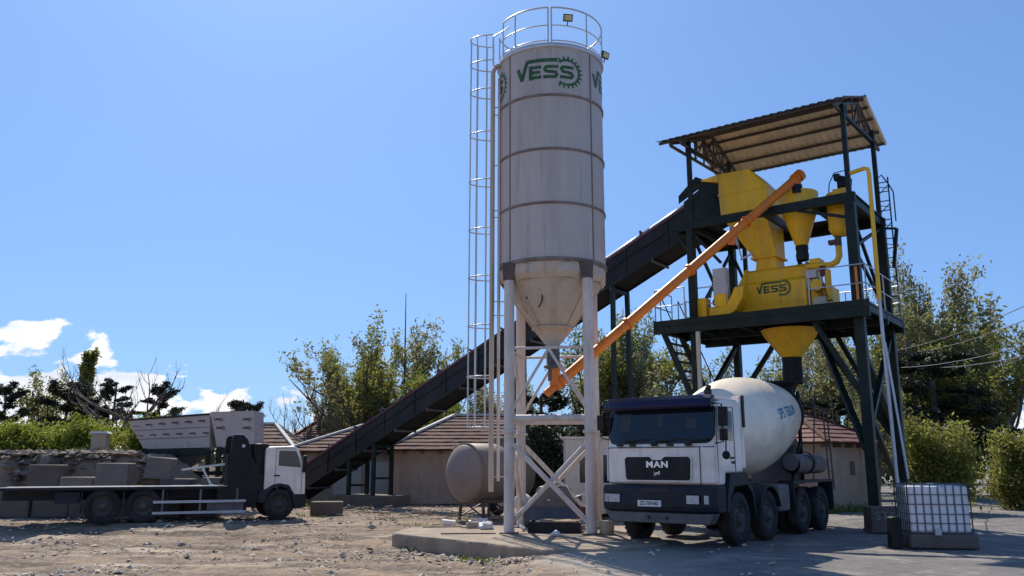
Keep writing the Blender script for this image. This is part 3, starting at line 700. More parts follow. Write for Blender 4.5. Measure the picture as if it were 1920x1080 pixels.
# railings of the lower deck
def railing(pts, z=5.66, h=1.0, n=2, m='galv', name='railing'):
    mb = MB()
    for k in range(n): mb.path([V((x, y, z+h*(k+1)/n)) for x, y in pts], .018, 6)
    for (x0, y0), (x1, y1) in zip(pts[:-1], pts[1:]):
        L_ = sqrt((x1-x0)**2+(y1-y0)**2); k = max(1, int(L_/1.4))
        for i in range(k+1): u = i/k; mb.tube((x0+(x1-x0)*u, y0+(y1-y0)*u, z), (x0+(x1-x0)*u, y0+(y1-y0)*u, z+h), .018, seg=6)
    mb.build(name, M[m], tow)
railing([(-4.75, -.3), (-5.7, -.3), (-5.7, .8)]); railing([(-1.15, -.3), (.3, -.3), (.3, 3.3), (-5.7, 3.3), (-5.7, 1.8)]); railing([(-4.6, .1), (-3.6, .1)])
mb = MB(); mb.tube((.08, -.30, 5.66), (.08, -.30, 6.6), .035, seg=8); mb.build('orange_post', M['orange'], tow)
# steep stair at the left end
mb_ = []
for y in (.15, 1.35):
    mb = MB(); mb.bar((-5.75, y, 5.62), (-3.35, y, 0), .05, .17); mb.build('stringer', M['steel'], tow)
for i in range(19):
    u = (i+.7)/20; x = -5.75+2.4*u; z = 5.62*(1-u)
    mb = MB(); mb.box((x-.09, .18, z-.012), (x+.09, 1.32, z+.012)); mb.build('stair_tread', M['steel'], tow)
for y in (.15, 1.35):
    mb = MB(); mb.tube((-5.75, y, 6.6), (-3.35, y, .95), .018, seg=6)
    for u in (0, .2, .4, .6, .8, 1.): mb.tube((-5.75+2.4*u, y, 5.62*(1-u)), (-5.75+2.4*u, y, 5.62*(1-u)+.97), .016, seg=6)
    mb.build('stair_handrail', M['steel'], tow)
# rear caged ladder
mb = MB()
for x in (-.05, .27): mb.bar((x, 3.35, 5.7), (x, 3.35, 10.0), .035)
for i in range(15): mb.bar((-.05, 3.35, 5.8+i*.29), (.27, 3.35, 5.8+i*.29), .025)
for i in range(7): mb.bar((-.05, 3.30, 8.0+i*.29), (.27, 3.30, 8.29+i*.29 if i % 2 else 7.9+i*.29), .02)
mb.path([V((-.05, 3.35, 10.0)), V((.1, 3.35, 10.1)), V((.27, 3.35, 9.8)), V((.40, 3.3, 9.5)), V((.40, 3.3, 8.6))], .02, 5)
mb.build('ladder', M['steel'], tow)
tb_('strut', (.0, 3.1, 8.4), (.42, 3.2, 8.35), .06); tb_('strut', (.42, 3.2, 8.35), (.25, 3.2, 7.2), .09)

# ---- equipment on the tower
def hop(name, label, cat, loc, group=None): return empty(name, tw(*loc), TR, label, cat, group)
def Q(o, loc): return lambda x, y, z: (x-loc[0], y-loc[1], z-loc[2])
# aggregate hopper
lo = (-3.4, 1.6, 7.45); ah = hop('aggregate_hopper', 'large boxy yellow aggregate hopper funnel at the top of the conveyor', 'hopper', lo)
q = Q(ah, lo)
mb = MB(); mb.hexa([q(-3.98, .85, 8.9), q(-2.52, .85, 8.9), q(-2.52, 2.35, 8.9), q(-3.98, 2.35, 8.9)], [q(-4.02, .85, 9.6), q(-2.5, .85, 9.6), q(-2.5, 2.35, 9.6), q(-4.02, 2.35, 9.6)])
b1_ = mb.build('box', M['yellow'], ah, bevel=.015)
mb = MB(); mb.hexa([q(-4.02, .85, 9.603), q(-2.5, .85, 9.603), q(-2.5, 2.35, 9.603), q(-4.02, 2.35, 9.603)], [q(-4.02, .9, 10.3), q(-3.05, .9, 10.28), q(-3.05, 2.3, 10.28), q(-4.02, 2.3, 10.3)]); mb.build('hood', M['yellow'], ah, bevel=.015)
mb = MB(); mb.hexa([q(-4.03, .9, 10.05), q(-4.03, 2.3, 10.05), q(-4.62, 2.2, 10.22), q(-4.62, 1.0, 10.22)], [q(-4.03, .9, 10.3), q(-4.03, 2.3, 10.3), q(-4.66, 2.2, 10.25), q(-4.66, 1.0, 10.25)]); mb.build('inlet_lip', M['yellow'], ah)
mb = MB(); mb.hexa([q(-3.2, 1.2, 7.62), q(-2.5, 1.2, 7.62), q(-2.5, 2.0, 7.62), q(-3.2, 2.0, 7.62)], [q(-3.95, .9, 8.88), q(-2.6, .9, 8.88), q(-2.6, 2.3, 8.88), q(-3.95, 2.3, 8.88)]); mb.build('funnel', M['yellow'], ah, bevel=.01)
mb = MB(); mb.box(q(-4.05, .83, 9.58), q(-2.47, .845, 9.63)); mb.build('flange', M['yellow'], ah)
mb = MB(); mb.box(q(-3.25, 1.15, 7.55), q(-2.45, 2.05, 7.61)); mb.build('flange', M['yellow'], ah)
mb = MB(); mb.hexa([q(-3.15, 1.25, 7.2), q(-2.5, 1.25, 7.2), q(-2.5, 2.0, 7.2), q(-3.15, 2.0, 7.2)], [q(-3.1, 1.25, 7.55), q(-2.55, 1.25, 7.55), q(-2.55, 2.0, 7.55), q(-3.1, 2.0, 7.55)]); mb.build('neck', M['yellow'], ah)
mb = MB(); mb.tube(q(-3.75, 1.0, 8.7), q(-3.55, 1.0, 8.0), .045, seg=8); mb.tube(q(-3.55, 1.0, 8.0), q(-3.45, 1.0, 7.55), .02, seg=6); mb.bar(q(-3.5, 1.0, 7.55), q(-3.15, 1.1, 7.72), .05); mb.build('ram', M['galv'], ah)
# cement weigh hopper
lo = (-1.65, .95, 7.35); ch = hop('cement_weigh_hopper', 'yellow cone-shaped cement hopper hanging under the top end of the orange tube', 'hopper', lo); q = Q(ch, lo)
mb = MB(); T = Mx.Translation((0, 0, -7.35))
mb.lathe([(.05, 9.24), (.52, 9.23), (.55, 9.2), (.52, 8.82), (.50, 8.72), (.17, 7.68), (.15, 7.66)], 28, T); mb.build('cone', M['yellow'], ch)
mb = MB(); mb.lathe([(.53, 8.74), (.57, 8.74), (.57, 8.80), (.53, 8.80)], 28, T, smooth=False); mb.build('flange', M['yellow'], ch)
mb = MB(); mb.lathe([(.17, 7.68), (.18, 7.6), (.16, 7.5), (.18, 7.42), (.17, 7.25)], 20, T); mb.build('rubber_sleeve', M['black'], ch)
# water tank
lo = (-.48, .8, 7.8); wt = hop('water_weigh_tank', 'squat yellow water tank hanging beside the right front column of the tower', 'tank', lo); q = Q(wt, lo)
mb = MB(); mb.lathe([(.02, 7.74), (.25, 7.78), (.33, 7.95), (.35, 8.6), (.35, 8.95), (.02, 9.0)], 24, Mx.Translation((0, 0, -7.8))); mb.build('vessel', M['yellow'], wt)
mb = MB(); mb.path([V(q(-.6, .8, 7.8)), V(q(-.6, .8, 7.6)), V(q(-.6, .8, 7.48))], .09, 10); mb.box(q(-.85, .7, 7.55), q(-.55, .9, 7.66)); mb.build('valve', M['brown'], wt)
mb = MB(); mb.path([V(q(-.6, .8, 7.5)), V(q(-.6, .8, 7.2)), V(q(-.68, .8, 7.05)), V(q(-.85, .8, 6.98)), V(q(-1.15, .8, 7.0)), V(q(-1.5, .9, 7.05))], .085, 10); mb.build('outlet_pipe', M['yellow'], wt)
# small pump unit
lo = (-.3, .55, 8.72); pu = hop('air_pump', 'small yellow and black pump unit on the top deck beside the front post', 'pump', lo); q = Q(pu, lo)
mb = MB(); mb.box((-.25, -.15, 0), (.1, .3, .28)); mb.build('base', M['yellow'], pu, bevel=.02)
mb = MB(); mb.lathe([(.02, .28), (.12, .28), (.14, .34), (.14, .55), (.10, .62), (.02, .66)], 16); mb.box((-.2, -.1, .55), (-.05, .1, .72)); mb.build('motor', M['black'], pu)
mb = MB(); mb.path([V((.2, 0, .1)), V((.25, 0, .5)), V((.1, 0, .8)), V((-.2, 0, .78)), V((-.35, 0, .5)), V((-.4, 0, .1))], .015, 6); mb.build('hose', M['black'], pu)
# yellow down pipe
lo = (.55, -.12, 0); yp = hop('down_pipe', 'slim pipe down the tower column, yellow above and bare silver below', 'pipe', lo)
mb = MB(); mb.path([V((-.5, .12, 9.22)), V((-.1, .05, 9.26)), V((.0, 0, 9.2)), V((.02, 0, 9.05)), V((.0, 0, 5.7))], .055, 10); mb.build('upper_pipe', M['yellow'], yp)
mb = MB(); mb.path([V((0, 0, 5.7)), V((.02, -.02, 3.8)), V((.06, -.05, .25))], .045, 10); mb.build('lower_pipe', M['galv'], yp)
mb = MB(); mb.tube((.05, -.02, 4.6), (.32, -.1, 1.25), .03, seg=8); mb.build('hose', M['galv'], yp)
# mixer
lo = (-2.5, .8, 5.66); mxr = hop('concrete_mixer', 'big yellow twin-shaft concrete mixer with green gear logo on the lower deck', 'mixer', lo); q = Q(mxr, lo)
prof = [(.8, 5.9), (.76, 6.15), (.76, 6.68), (.80, 6.72), (.95, 6.76), (1.02, 6.82), (1.05, 7.12), (1.15, 7.2), (2.3, 7.2), (2.4, 6.2), (2.2, 5.8), (1.1, 5.74)]
mb = MB(); mb.prism([(y-.8, z-5.66) for y, z in prof], -3.35+2.5, -1.62+2.5, 'yz'); mb.build('body', M['yellow'], mxr, bevel=.012)
for x0, x1 in ((-3.42, -3.35), (-1.62, -1.55)):
    mb = MB(); mb.prism([(y-.8+(-.05 if y < 1.2 else .05), z-5.66+(.04 if z > 7 else -.03)) for y, z in prof], x0+2.5, x1+2.5, 'yz'); mb.build('end_plate', M['yellow'], mxr)
mb = MB(); mb.prism([(-4.05, 5.80), (-3.95, 6.25), (-3.42, 7.12), (-3.42, 5.72), (-3.9, 5.70)], 1.0, 2.1, 'xz', T=Mx.Translation((2.5, -.8, -5.66))); mb.build('gear_housing', M['yellow'], mxr, bevel=.02)
for (x0, x1, z0, z1, y0) in ((-4.56, -4.24, 5.68, 6.34, .05), (-3.98, -3.62, 6.03, 6.40, .05)):
    mb = MB(); mb.box((x0+2.5, y0-.8, z0-5.66), (x1+2.5, y0+.35-.8, z1-5.66)); mb.box((x0+2.5-.01, y0-.81, z1-5.66-.22), (x1+2.5+.01, y0+.36-.8, z1-5.66-.19)); mb.build('belt_guard', M['yellow'], mxr, bevel=.03)
mb = MB(); vs = [(-4.16, 5.68), (-3.72, 5.68), (-3.35, 5.88), (-3.15, 6.2), (-3.08, 6.55), (-3.36, 6.55), (-3.48, 6.3), (-3.66, 6.028), (-4.16, 6.028)]
mb.prism(vs, .06, .42, 'xz', T=Mx.Translation((2.5, -.8, -5.66))); mb.build('curved_guard', M['yellow'], mxr, bevel=.02)
mb = MB(); mb.tube(q(-3.98, .2, 6.2), q(-3.98, 1.0, 6.2), .13, seg=14); mb.path([V(q(-4.3, .5, 6.4)), V(q(-4.25, .5, 6.62)), V(q(-4.05, .5, 6.6)), V(q(-4.0, .5, 6.35))], .03, 6); mb.build('motor', M['greypart'], mxr)
mb = MB(); mb.box(q(-1.5, .95, 5.75), q(-1.0, 2.0, 6.5)); mb.box(q(-1.45, .85, 6.95), q(-1.15, 1.3, 7.25)); mb.build('drive_box', M['yellow'], mxr, bevel=.03)
mb = MB(); mb.tube(q(-1.25, .7, 6.45), q(-1.25, 1.3, 6.45), .16, seg=14); mb.tube(q(-.95, .8, 6.0), q(-.95, .8, 6.85), .09, seg=12); mb.build('gearbox', M['yellow'], mxr)
mb = MB(); mb.box(q(-1.35, .62, 5.82), q(-1.0, .94, 6.1)); mb.build('lower_box', M['beige'], mxr, bevel=.015)
mb = MB(); mb.box(q(-1.5, .65, 6.66), q(-1.22, .84, 6.88)); mb.build('control_box', M['cabinet'], mxr, bevel=.01)
mb = MB(); mb.box(q(-1.14, .72, 6.7), q(-.97, .9, 7.0)); mb.build('terminal_box', M['red'], mxr, bevel=.01)
mb = MB()
for i in range(4): mb.path([V(q(-1.4+.1*i, .75, 6.68)), V(q(-1.3+.1*i, .7, 6.3-.05*i)), V(q(-1.0+.05*i, .75, 5.95))], .012, 5)
mb.build('cable', M['black'], mxr)
mb = MB(); mb.box(q(-3.3, .9, 5.662), q(-1.6, 2.2, 5.74)); mb.build('base_frame', M['black'], mxr)
T0 = lambda x, y: (x+.05, .76-.8-.006, .74+y)
logo(T0, .58).build('logo', M['green'], mxr)
# discharge cone
lo = (-2.37, 1.6, 3.6); dc = hop('discharge_cone', 'yellow discharge cone with black rubber sleeve under the lower deck', 'chute', lo)
mb = MB(); mb.lathe([(.29, 1.0), (.30, 1.04), (.72, 1.60), (.82, 1.80)], 28); mb.build('cone', M['yellow'], dc)
mb = MB(); mb.lathe([(.285, 1.03), (.27, .8), (.285, .55), (.27, .25)], 20, smooth=True); mb.build('rubber_sleeve', M['black'], dc)
# cabinet
lo = (-3.8, .2, 6.25); cbn = hop('control_cabinet', 'tall pale grey electrical cabinet hung above the lower deck rail', 'cabinet', lo)
mb = MB(); mb.box((-.22, -.1, .05), (.19, .15, .92)); mb.build('box', M['cabinet'], cbn, bevel=.012)
mb = MB(); mb.box((-.01, -.115, .1), (.15, -.1, .87)); mb.build('door', M['cabinet'], cbn, bevel=.004)
mb = MB(); mb.bar((-.15, .1, -.25), (.12, .1, -.25), .04); mb.bar((-.15, .1, -.55), (-.15, .1, .05), .05); mb.bar((.12, .1, -.55), (.12, .1, .05), .05); mb.build('stand', M['steel'], cbn)
# standalone posts around the lane
o = MB(); o.bar((0, 0, 0), (0, 0, 5.3), .1); o = o.build('pale_post', M['wallpale'], loc=tw(-4.35, -.35), rot=TR); tag(o, 'thin beige post standing behind the cab under the left end of the lower deck', 'post')
# ------------------------------------------------------------------ vehicles
def wheel(parent, x, y, z, r, wd, side, axis='x', hubm='hub', name='wheel'):
    """side=+1: outer face towards + of axis"""
    T = Mx.Translation((x, y, z)) @ (Mx.Rotation(pi/2*side, 4, 'Y') if axis == 'x' else Mx.Rotation(-pi/2*side, 4, 'X'))
    mb = MB(); mb.lathe([(r*.58, -wd), (r*.9, -wd), (r*.98, -wd*.9), (r, -wd*.75), (r, -wd*.12), (r*.985, -.03), (r*.9, 0), (r*.70, .005), (r*.60, -.02), (r*.57, -.05)], 40, T)
    wh = mb.build(name, M['rubber'], parent)
    mb = MB()
    n = 30
    for i in range(n):
        a = 2*pi*i/n; 
        for s_ in (0, 1):
            mb.box((r*.985, -.022, -wd*(.12+.32*s_)-.05), (r*1.015, .022, -wd*(.12+.32*s_)+.02), T @ Mx.Rotation(a+s_*.1, 4, 'Z'))
    mb.build('tread', M['rubber'], wh)
    mb = MB(); mb.lathe([(r*.58, -.05), (r*.55, -.02), (r*.52, -.03), (r*.50, -.10), (r*.36, -.11), (r*.30, -.05), (r*.22, -.045), (r*.2, .015), (r*.13, .03), (.001, .03)], 32, T)
    for i in range(10):
        a = 2*pi*i/10; mb.tube(T @ V((r*.26*cos(a), r*.26*sin(a), -.05)), T @ V((r*.26*cos(a), r*.26*sin(a), -.02)), .016, seg=6)
    mb.build('rim', M[hubm], wh)
    return wh

tk = empty('mixer_truck', (2.96, 17.63, 0), TR, 'white cab-over concrete mixer truck with a big cream drum parked under the steel tower', 'mixer truck')
WX = 1.22
prof = [(.02, 1.19), (-.02, 1.24), (-.03, 1.93), (.0, 1.99), (.13, 2.72), (.24, 2.84), (.5, 2.88), (1.35, 2.88), (1.40, 2.84), (1.40, 1.42), (.52, 1.42), (.38, 1.19)]
def bow(x): a = max(0., abs(x)-.7)/.52; return .10*a*a
def sliced(profile, X, nearfront=.4, n=18):
    mb = MB(); xs2 = sorted(set([round(-X+2*X*i/n, 4) for i in range(n+1)])); m = len(profile)
    for x in xs2:
        for y, z in profile: mb.v.append(V((x, y+(bow(x) if y < nearfront else 0), z)))
    for i in range(len(xs2)-1):
        for k in range(m): mb.f.append((i*m+k, i*m+(k+1) % m, (i+1)*m+(k+1) % m, (i+1)*m+k)); mb.sm.append(False); mb.mi.append(0)
    for e in (0, len(xs2)-1): mb.f.append(tuple(e*m+k for k in range(m))); mb.sm.append(False); mb.mi.append(0)
    return mb
mb = sliced(prof, WX); cab = mb.build('cab', M['white'], tk, bevel=.045)
mb = MB(); mb.box((-1.205, .14, 2.86), (1.205, 1.3, 2.92)); mb.build('roof_panel', M['white'], cab, bevel=.03)
fy = lambda z: .0+(z-1.99)*.13/.73
mb = MB(); c_ = .16; x1 = 1.185
pts = []
for cx, cz, a0 in ((x1-c_, 2.02+c_, -90), (x1-c_*.4, 2.74-c_*.4, 0), (-x1+c_*.4, 2.74-c_*.4, 90), (-x1+c_, 2.02+c_, 180)):
    rr = c_ if cz < 2.4 else c_*.4
    for k in range(6): a = R(a0+18*k); pts.append((cx+rr*cos(a), cz+rr*sin(a)))
def pane(grow_, off, X=1.185, z0=2.02, z1=2.74):
    vs = []; n = 30; zs = 5
    for i in range(n+1):
        x = (X+grow_)*(-1+2*i/n); e = max(0, abs(x)-(X-.16))/.16; lo = z0-grow_+.16*(1-sqrt(max(0, 1-min(1, e)**2))); e2 = max(0, abs(x)-(X-.06))/.06; hi = z1+grow_-.06*(1-sqrt(max(0, 1-min(1, e2)**2)))
        for j in range(zs+1): z = lo+(hi-lo)*j/zs; vs.append((x, fy(z)-off+bow(x), z))
    mb.add(vs, [(i*(zs+1)+j, (i+1)*(zs+1)+j, (i+1)*(zs+1)+j+1, i*(zs+1)+j+1) for i in range(n) for j in range(zs)], True)
pane(0, .022); mb.cur = 1; pane(.02, .012); mb.cur = 0
mb.build('windscreen', [M['glass'], M['ink']], tk, fix=False)
mb = sliced([(-.10, 2.68), (-.15, 2.74), (-.09, 2.88), (.02, 2.96), (.20, 2.94), (.18, 2.90), (.12, 2.74)], 1.20, .1); mb.build('sun_visor', M['purple'], tk, bevel=.02)
mb = MB()
for x in (-.85, -.55, -.05, .3, .7): mb.box((x-.07, -.075, 1.955), (x+.07, -.03, 1.995))
for x, dx in ((-.85, .55), (-.1, .6), (.65, .42)): mb.bar((x, -.07, 1.99), (x+dx, fy(2.1)-.03, 2.10), .018); mb.bar((x+dx*.1, fy(2.05)-.03, 2.06), (x+dx*1.3, fy(2.1)-.03, 2.09), .025)
mb.build('wiper', M['black'], tk)
mb = MB(); mb.bar((-.8, -.034, 1.93), (.8, -.034, 1.93), .012, .02); mb.bar((.8, -.034, 1.93), (1.2, .056, 1.93), .012, .02); mb.bar((-.8, -.034, 1.93), (-1.2, .056, 1.93), .012, .02); mb.bar((.92, -.02, 1.2), (.92, -.02, 1.92), .01, .014); mb.build('panel_gap', M['ink'], cab)
mb = MB()
for s_ in (-1, 1): mb.prism([(.055, 1.25), (.055, 1.9), (.10, 1.98), (.13, 1.25)], s_*1.215, s_*1.235, 'yz')
mb.build('corner_deflector', M['white'], cab, bevel=.008)
mb = MB()
for x in (-.55, 0, .55): mb.box((x-.06, .16, 2.93), (x+.06, .24, 2.965))
mb.build('marker_lamp', M['lens'], cab)
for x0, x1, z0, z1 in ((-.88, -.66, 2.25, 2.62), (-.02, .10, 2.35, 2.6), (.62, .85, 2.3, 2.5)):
    mb = MB(); mb.add([(x0, fy(z0)-.0235, z0), (x1, fy(z0)-.0235, z0), (x1*.97, fy(z1)-.0235, z1), (x0, fy(z1)-.0235, z1)], [(0, 1, 2, 3)]); mb.build('painted_reflection', M['dimreflect'], tk)  # reflections on the windscreen, painted as dim flat patches
# grille: recessed black panel with notch, ribs, letters and small lion
gx = .72
gp = [(-gx+.04, 1.28), (gx-.04, 1.28), (gx, 1.32), (gx+.02, 1.68), (gx-.03, 1.74), (.16, 1.74), (.09, 1.68), (-.09, 1.68), (-.16, 1.74), (-gx+.03, 1.74), (-gx-.02, 1.68), (-gx, 1.32)]
mb = MB(); mb.prism(gp, -.045, -.028, 'xz'); gr = mb.build('grille', M['black'], tk)
fr = MB(); n = len(gp)
for i in range(n):
    a, b_ = gp[i], gp[(i+1) % n]; fr.bar((a[0]*1.015, -.047, 1.51+(a[1]-1.51)*1.05), (b_[0]*1.015, -.047, 1.51+(b_[1]-1.51)*1.05), .03, .02)
fr.build('grille_surround', M['white'], gr)
mb = MB()
for i in range(6): mb.bar((-gx+.04, -.05, 1.32+i*.045), (gx-.04, -.05, 1.32+i*.045), .012, .014)
mb.build('grille_rib', M['navy'], gr)
mb = text_mb('MAN', .17, .014, .006, space=1.12); o = mb.build('emblem_letters', M['chrome'], gr, T=Mx.Translation((0, -.056, 1.585)) @ Mx.Diagonal((1.25, 1, 1, 1)))
mb = MB()   # small striding animal badge
for p, q_, w_ in [((-.045, .0), (.03, .018), .022), ((.03, .018), (.055, .045), .02), ((-.045, 0), (-.075, -.045), .01), ((-.02, -.0), (-.03, -.045), .01), ((.02, .01), (.035, -.03), .01), ((.03, .015), (.065, -.01), .01), ((-.05, .005), (-.08, .03), .007)]:
    mb.bar((p[0], -.06, 1.41+p[1]), (q_[0], -.06, 1.41+q_[1]), w_, .008, V((0, 1, 0)))
mb.build('animal_badge', M['chrome'], gr)
# bumper
mb = sliced([(-.13, .66), (-.18, .70), (-.20, .78), (-.20, 1.10), (-.15, 1.18), (.38, 1.18), (.38, .66)], 1.27, .3); bp_ = mb.build('bumper', M['navy'], tk, bevel=.04)
mb = MB(); mb.prism([(-1.05, .45), (1.1, .45), (1.2, .655), (-1.2, .655)], -.12, .2, 'xz'); mb.build('bumper_apron', M['greypart'], bp_, bevel=.02)
for x in (-1.14, 1.08):
    mb = MB(); mb.box((x-.045, -.206+bow(x)*.8, .84), (x+.045, -.1, 1.0)); mb.build('indicator', M['lens'], bp_)
mb = MB()
for x in (-.2, .2): mb.tube((x, -.13, .56), (x, -.2, .56), .035, seg=10)
mb.build('tow_pin', M['brown'], bp_)
mb = MB(); mb.box((-.30, -.205, 1.06), (.30, -.2, 1.12)); mb.box((-1.15, -.205, 1.08), (-.5, -.2, 1.1)); mb.build('step_slot', M['ink'], bp_)
for x in (-.92, .82):
    mb = MB(); mb.box((x-.15, -.208, .82), (x+.15, -.16, 1.02)); hl = mb.build('headlight', M['black'], tk, bevel=.015)
    mb = MB(); mb.box((x-.13, -.216, .84), (x+.13, -.209, 1.0)); mb.build('lens', M['lens'], hl)
mb = MB(); mb.box((-.38, -.218, .77), (.14, -.204, .89)); pl_ = mb.build('number_plate', M['plate'], tk)
mb = text_mb('ZZ-759-ND', .098, .003, .002); mb.build('plate_lettering', M['ink'], pl_, T=Mx.Translation((-.12, -.2205, .83)) @ Mx.Diagonal((.86, 1, 1, 1)))
# side windows, door lines, handle
for s_ in (1, -1):
    X = s_*(WX+.004); mb = MB()
    wp = [(.20, 2.06), (.92, 2.06), (.92, 2.62), (.86, 2.66), (.30, 2.66), (.24, 2.6)]
    mb.add([(X+s_*.003, y, z) for y, z in wp], [tuple(range(len(wp)))]); mb.build('side_window', M['glass'], cab)
    mb = MB()
    for a, b_ in (((.14, 1.25), (.14, 2.02)), ((.14, 2.02), (.2, 2.72)), ((.2, 2.72), (.98, 2.74)), ((.98, 2.74), (1.0, 1.45)), ((.36, 2.06), (.34, 2.62))):
        mb.bar((X, *a), (X, *b_), .014, .012, V((0, 0, 1)) if abs(a[1]-b_[1]) < .1 else V((1, 0, 0)))
    mb.box((X-.012, .82, 1.60), (X+.012, .97, 1.66)); mb.build('door_seam', M['ink'], cab)
mb = MB(); mb.box((WX+.005, .75, 1.70), (WX+.02, .93, 1.74)); mb.build('door_handle', M['black'], cab)
# mirrors
mb = MB(); mb.path([V((1.2, .05, 2.78)), V((1.42, -.02, 2.75)), V((1.42, -.02, 2.02)), V((1.2, .1, 2.0))], .016, 6); a_ = mb.build('mirror_bracket', M['black'], tk)
mb = MB(); mb.box((1.33, -.03, 2.33), (1.52, .06, 2.70)); mb.box((1.34, -.02, 2.05), (1.50, .06, 2.27)); mi = mb.build('mirror', M['black'], tk, bevel=.02)
mb = MB(); mb.tube((1.24, .55, 2.12), (1.38, .18, 1.83), .014, seg=6); mb.sphere((1.40, .14, 1.77), .085, sc_=(1, .6, 1)); mb.build('kerb_mirror', M['black'], tk)
mb = MB(); mb.path([V((-1.2, .05, 2.75)), V((-1.36, .05, 2.7)), V((-1.36, .05, 2.15)), V((-1.2, .1, 2.1))], .014, 6); mb.box((-1.44, .03, 2.3), (-1.28, .1, 2.62)); mb.build('mirror', M['black'], tk)
# stack, intake
mb = MB(); mb.tube((.45, 1.55, 1.4), (.45, 1.55, 3.18), .085, seg=12); mb.tube((.45, 1.55, 3.18), (.45, 1.60, 3.26), .06, seg=10); mb.build('exhaust_stack', M['black'], tk)
mb = MB(); mb.box((1.0, 1.44, 1.5), (1.2, 1.62, 3.0)); mb.build('air_intake', M['white'], tk, bevel=.03)
mb = MB(); mb.box((1.205, 1.5, 2.35), (1.235, 1.60, 3.02)); mb.build('intake_edge', M['black'], tk)
# chassis
mb = MB()
for x in (-.42, .42): mb.box((x-.05, .3, .82), (x+.05, 7.0, 1.10))
for y in (.6, 2., 3.6, 5.7, 6.9): mb.box((-.37, y-.05, .85), (.37, y+.05, 1.05))
mb.box((-.8, .3, .7), (.8, 1.3, 1.2)); mb.build('chassis', M['navy'], tk)
mb = MB()
for y in (1.15, 2.75, 5.0, 6.4): mb.tube((-.95, y, .52), (.95, y, .52), .09, seg=10)
mb.build('axle', M['black'], tk)
for y in (1.15, 2.75): 
    for s_ in (1, -1): wheel(tk, s_*1.22, y, .52, .52, .30, s_)
for y in (5.0, 6.4):
    for s_ in (1, -1):
        w_ = wheel(tk, s_*1.22, y, .52, .52, .28, s_)
        mb = MB(); T = Mx.Translation((s_*.9, y, .52)) @ Mx.Rotation(pi/2*s_, 4, 'Y'); mb.lathe([(.3, -.27), (.5, -.27), (.52, -.2), (.52, -.05), (.5, 0), (.3, 0)], 28, T); mb.build('inner_tyre', M['rubber'], w_)
def arch(y, r0, r1, a0, a1, x0, x1, z=.52):
    n = 12; return [(y+r1*cos(R(a0+(a1-a0)*i/n)), z+r1*sin(R(a0+(a1-a0)*i/n))) for i in range(n+1)]+[(y+r0*cos(R(a1+(a0-a1)*i/n)), z+r0*sin(R(a1+(a0-a1)*i/n))) for i in range(n+1)]
for s_ in (1, -1):
    x0, x1 = (.9, 1.27) if s_ > 0 else (-1.27, -.9)
    mb = MB(); mb.prism([(.40, .66), (.45, 1.0), (.62, 1.40), (1.42, 1.44), (1.80, 1.05), (1.92, .55), (1.87, .55), (1.72, 1.0), (1.45, 1.18), (.80, 1.15), (.60, .95), (.53, .66)], x0, x1, 'yz'); mb.build('front_fender', M['navy'], tk, bevel=.015)
    mb = MB(); mb.prism(arch(2.75, .60, .64, 15, 165, 0, 0), x0, x1, 'yz'); mb.build('second_fender', M['navy'], tk)
    mb = MB(); mb.box((x0, 4.25, 1.16), (x1, 7.2, 1.22)); mb.box((x0, 7.14, .45), (x1, 7.18, 1.16)); mb.box((x0, 4.25, .7), (x1, 4.28, 1.16)); mb.build('rear_fender', M['navy'], tk)
for x0, x1 in ((.65, 1.2), (-1.2, -.6)):
    mb = MB(); mb.box((x0, 3.45, .55), (x1, 4.15, 1.15)); mb.build('fuel_tank', M['greypart'], tk, bevel=.05)
# drum
P0 = V((0, 1.75, 2.12)); P1 = V((0, 6.9, 2.92)); DT = frame(P0, P1, V((1, 0, 0))); DL = (P1-P0).length
dp = [(.0, -.02), (.55, 0), (.62, .1), (.80, .45), (.98, 1.0), (1.10, 1.6), (1.165, 2.1), (1.175, 2.5), (1.13, 3.1), (1.02, 3.8), (.88, 4.5), (.74, 5.0), (.64, 5.2)]
def smoothprof(p, k=4):
    out = []
    for i in range(len(p)-1):
        p0, p1, p2, p3 = p[max(i-1, 0)], p[i], p[i+1], p[min(i+2, len(p)-1)]
        for j in range(k):
            t_ = j/k; out.append(tuple(.5*((2*p1[c])+(-p0[c]+p2[c])*t_+(2*p0[c]-5*p1[c]+4*p2[c]-p3[c])*t_*t_+(-p0[c]+3*p1[c]-3*p2[c]+p3[c])*t_**3) for c in (0, 1)))
    return out+[p[-1]]
sp = [dp[0]]+smoothprof(dp[1:])
mb = MB(); mb.lathe(sp, 64, DT); dr = mb.build('drum', M['drum'], tk)
mb = MB(); mb.lathe([(.64, 5.2), (.70, 5.12), (.74, 5.14), (.74, 5.26), (.62, 5.3), (.4, 5.32), (.4, 5.1)], 40, DT); mb.build('drum_ring', M['black'], dr)
def rad(s):
    for (r0, z0), (r1, z1) in zip(sp[1:-1], sp[2:]):
        if z0 <= s <= z1: return r0+(r1-r0)*(s-z0)/(z1-z0)
    return sp[-1][0]
DX, DY, DZ = [DT.to_3x3() @ V(v) for v in ((1, 0, 0), (0, 1, 0), (0, 0, 1))]
def drumtext(body, size, s_c, th_c, m, sx=1.):
    tm = text_mb(body, size, 0, .003); out = MB()
    vs = []
    for v in tm.v:
        s = s_c+v.x*sx; r = rad(s)+.008; th = th_c+v.z/rad(s_c)
        d_ = V((1, 0, 0))*cos(th)+(DZ.cross(V((1, 0, 0))).normalized()*(-1 if DZ.cross(V((1, 0, 0))).z < 0 else 1))*sin(th)
        vs.append(P0+DZ*s+d_*r)
    out.add(vs, [f for f in tm.f]); out.build('drum_lettering', M[m], dr, fix=False)
drumtext('SPS TSEKURI', .34, 2.98, R(13), 'blue', .80); drumtext('................', .15, 3.3, R(1), 'greyink', 1.0)
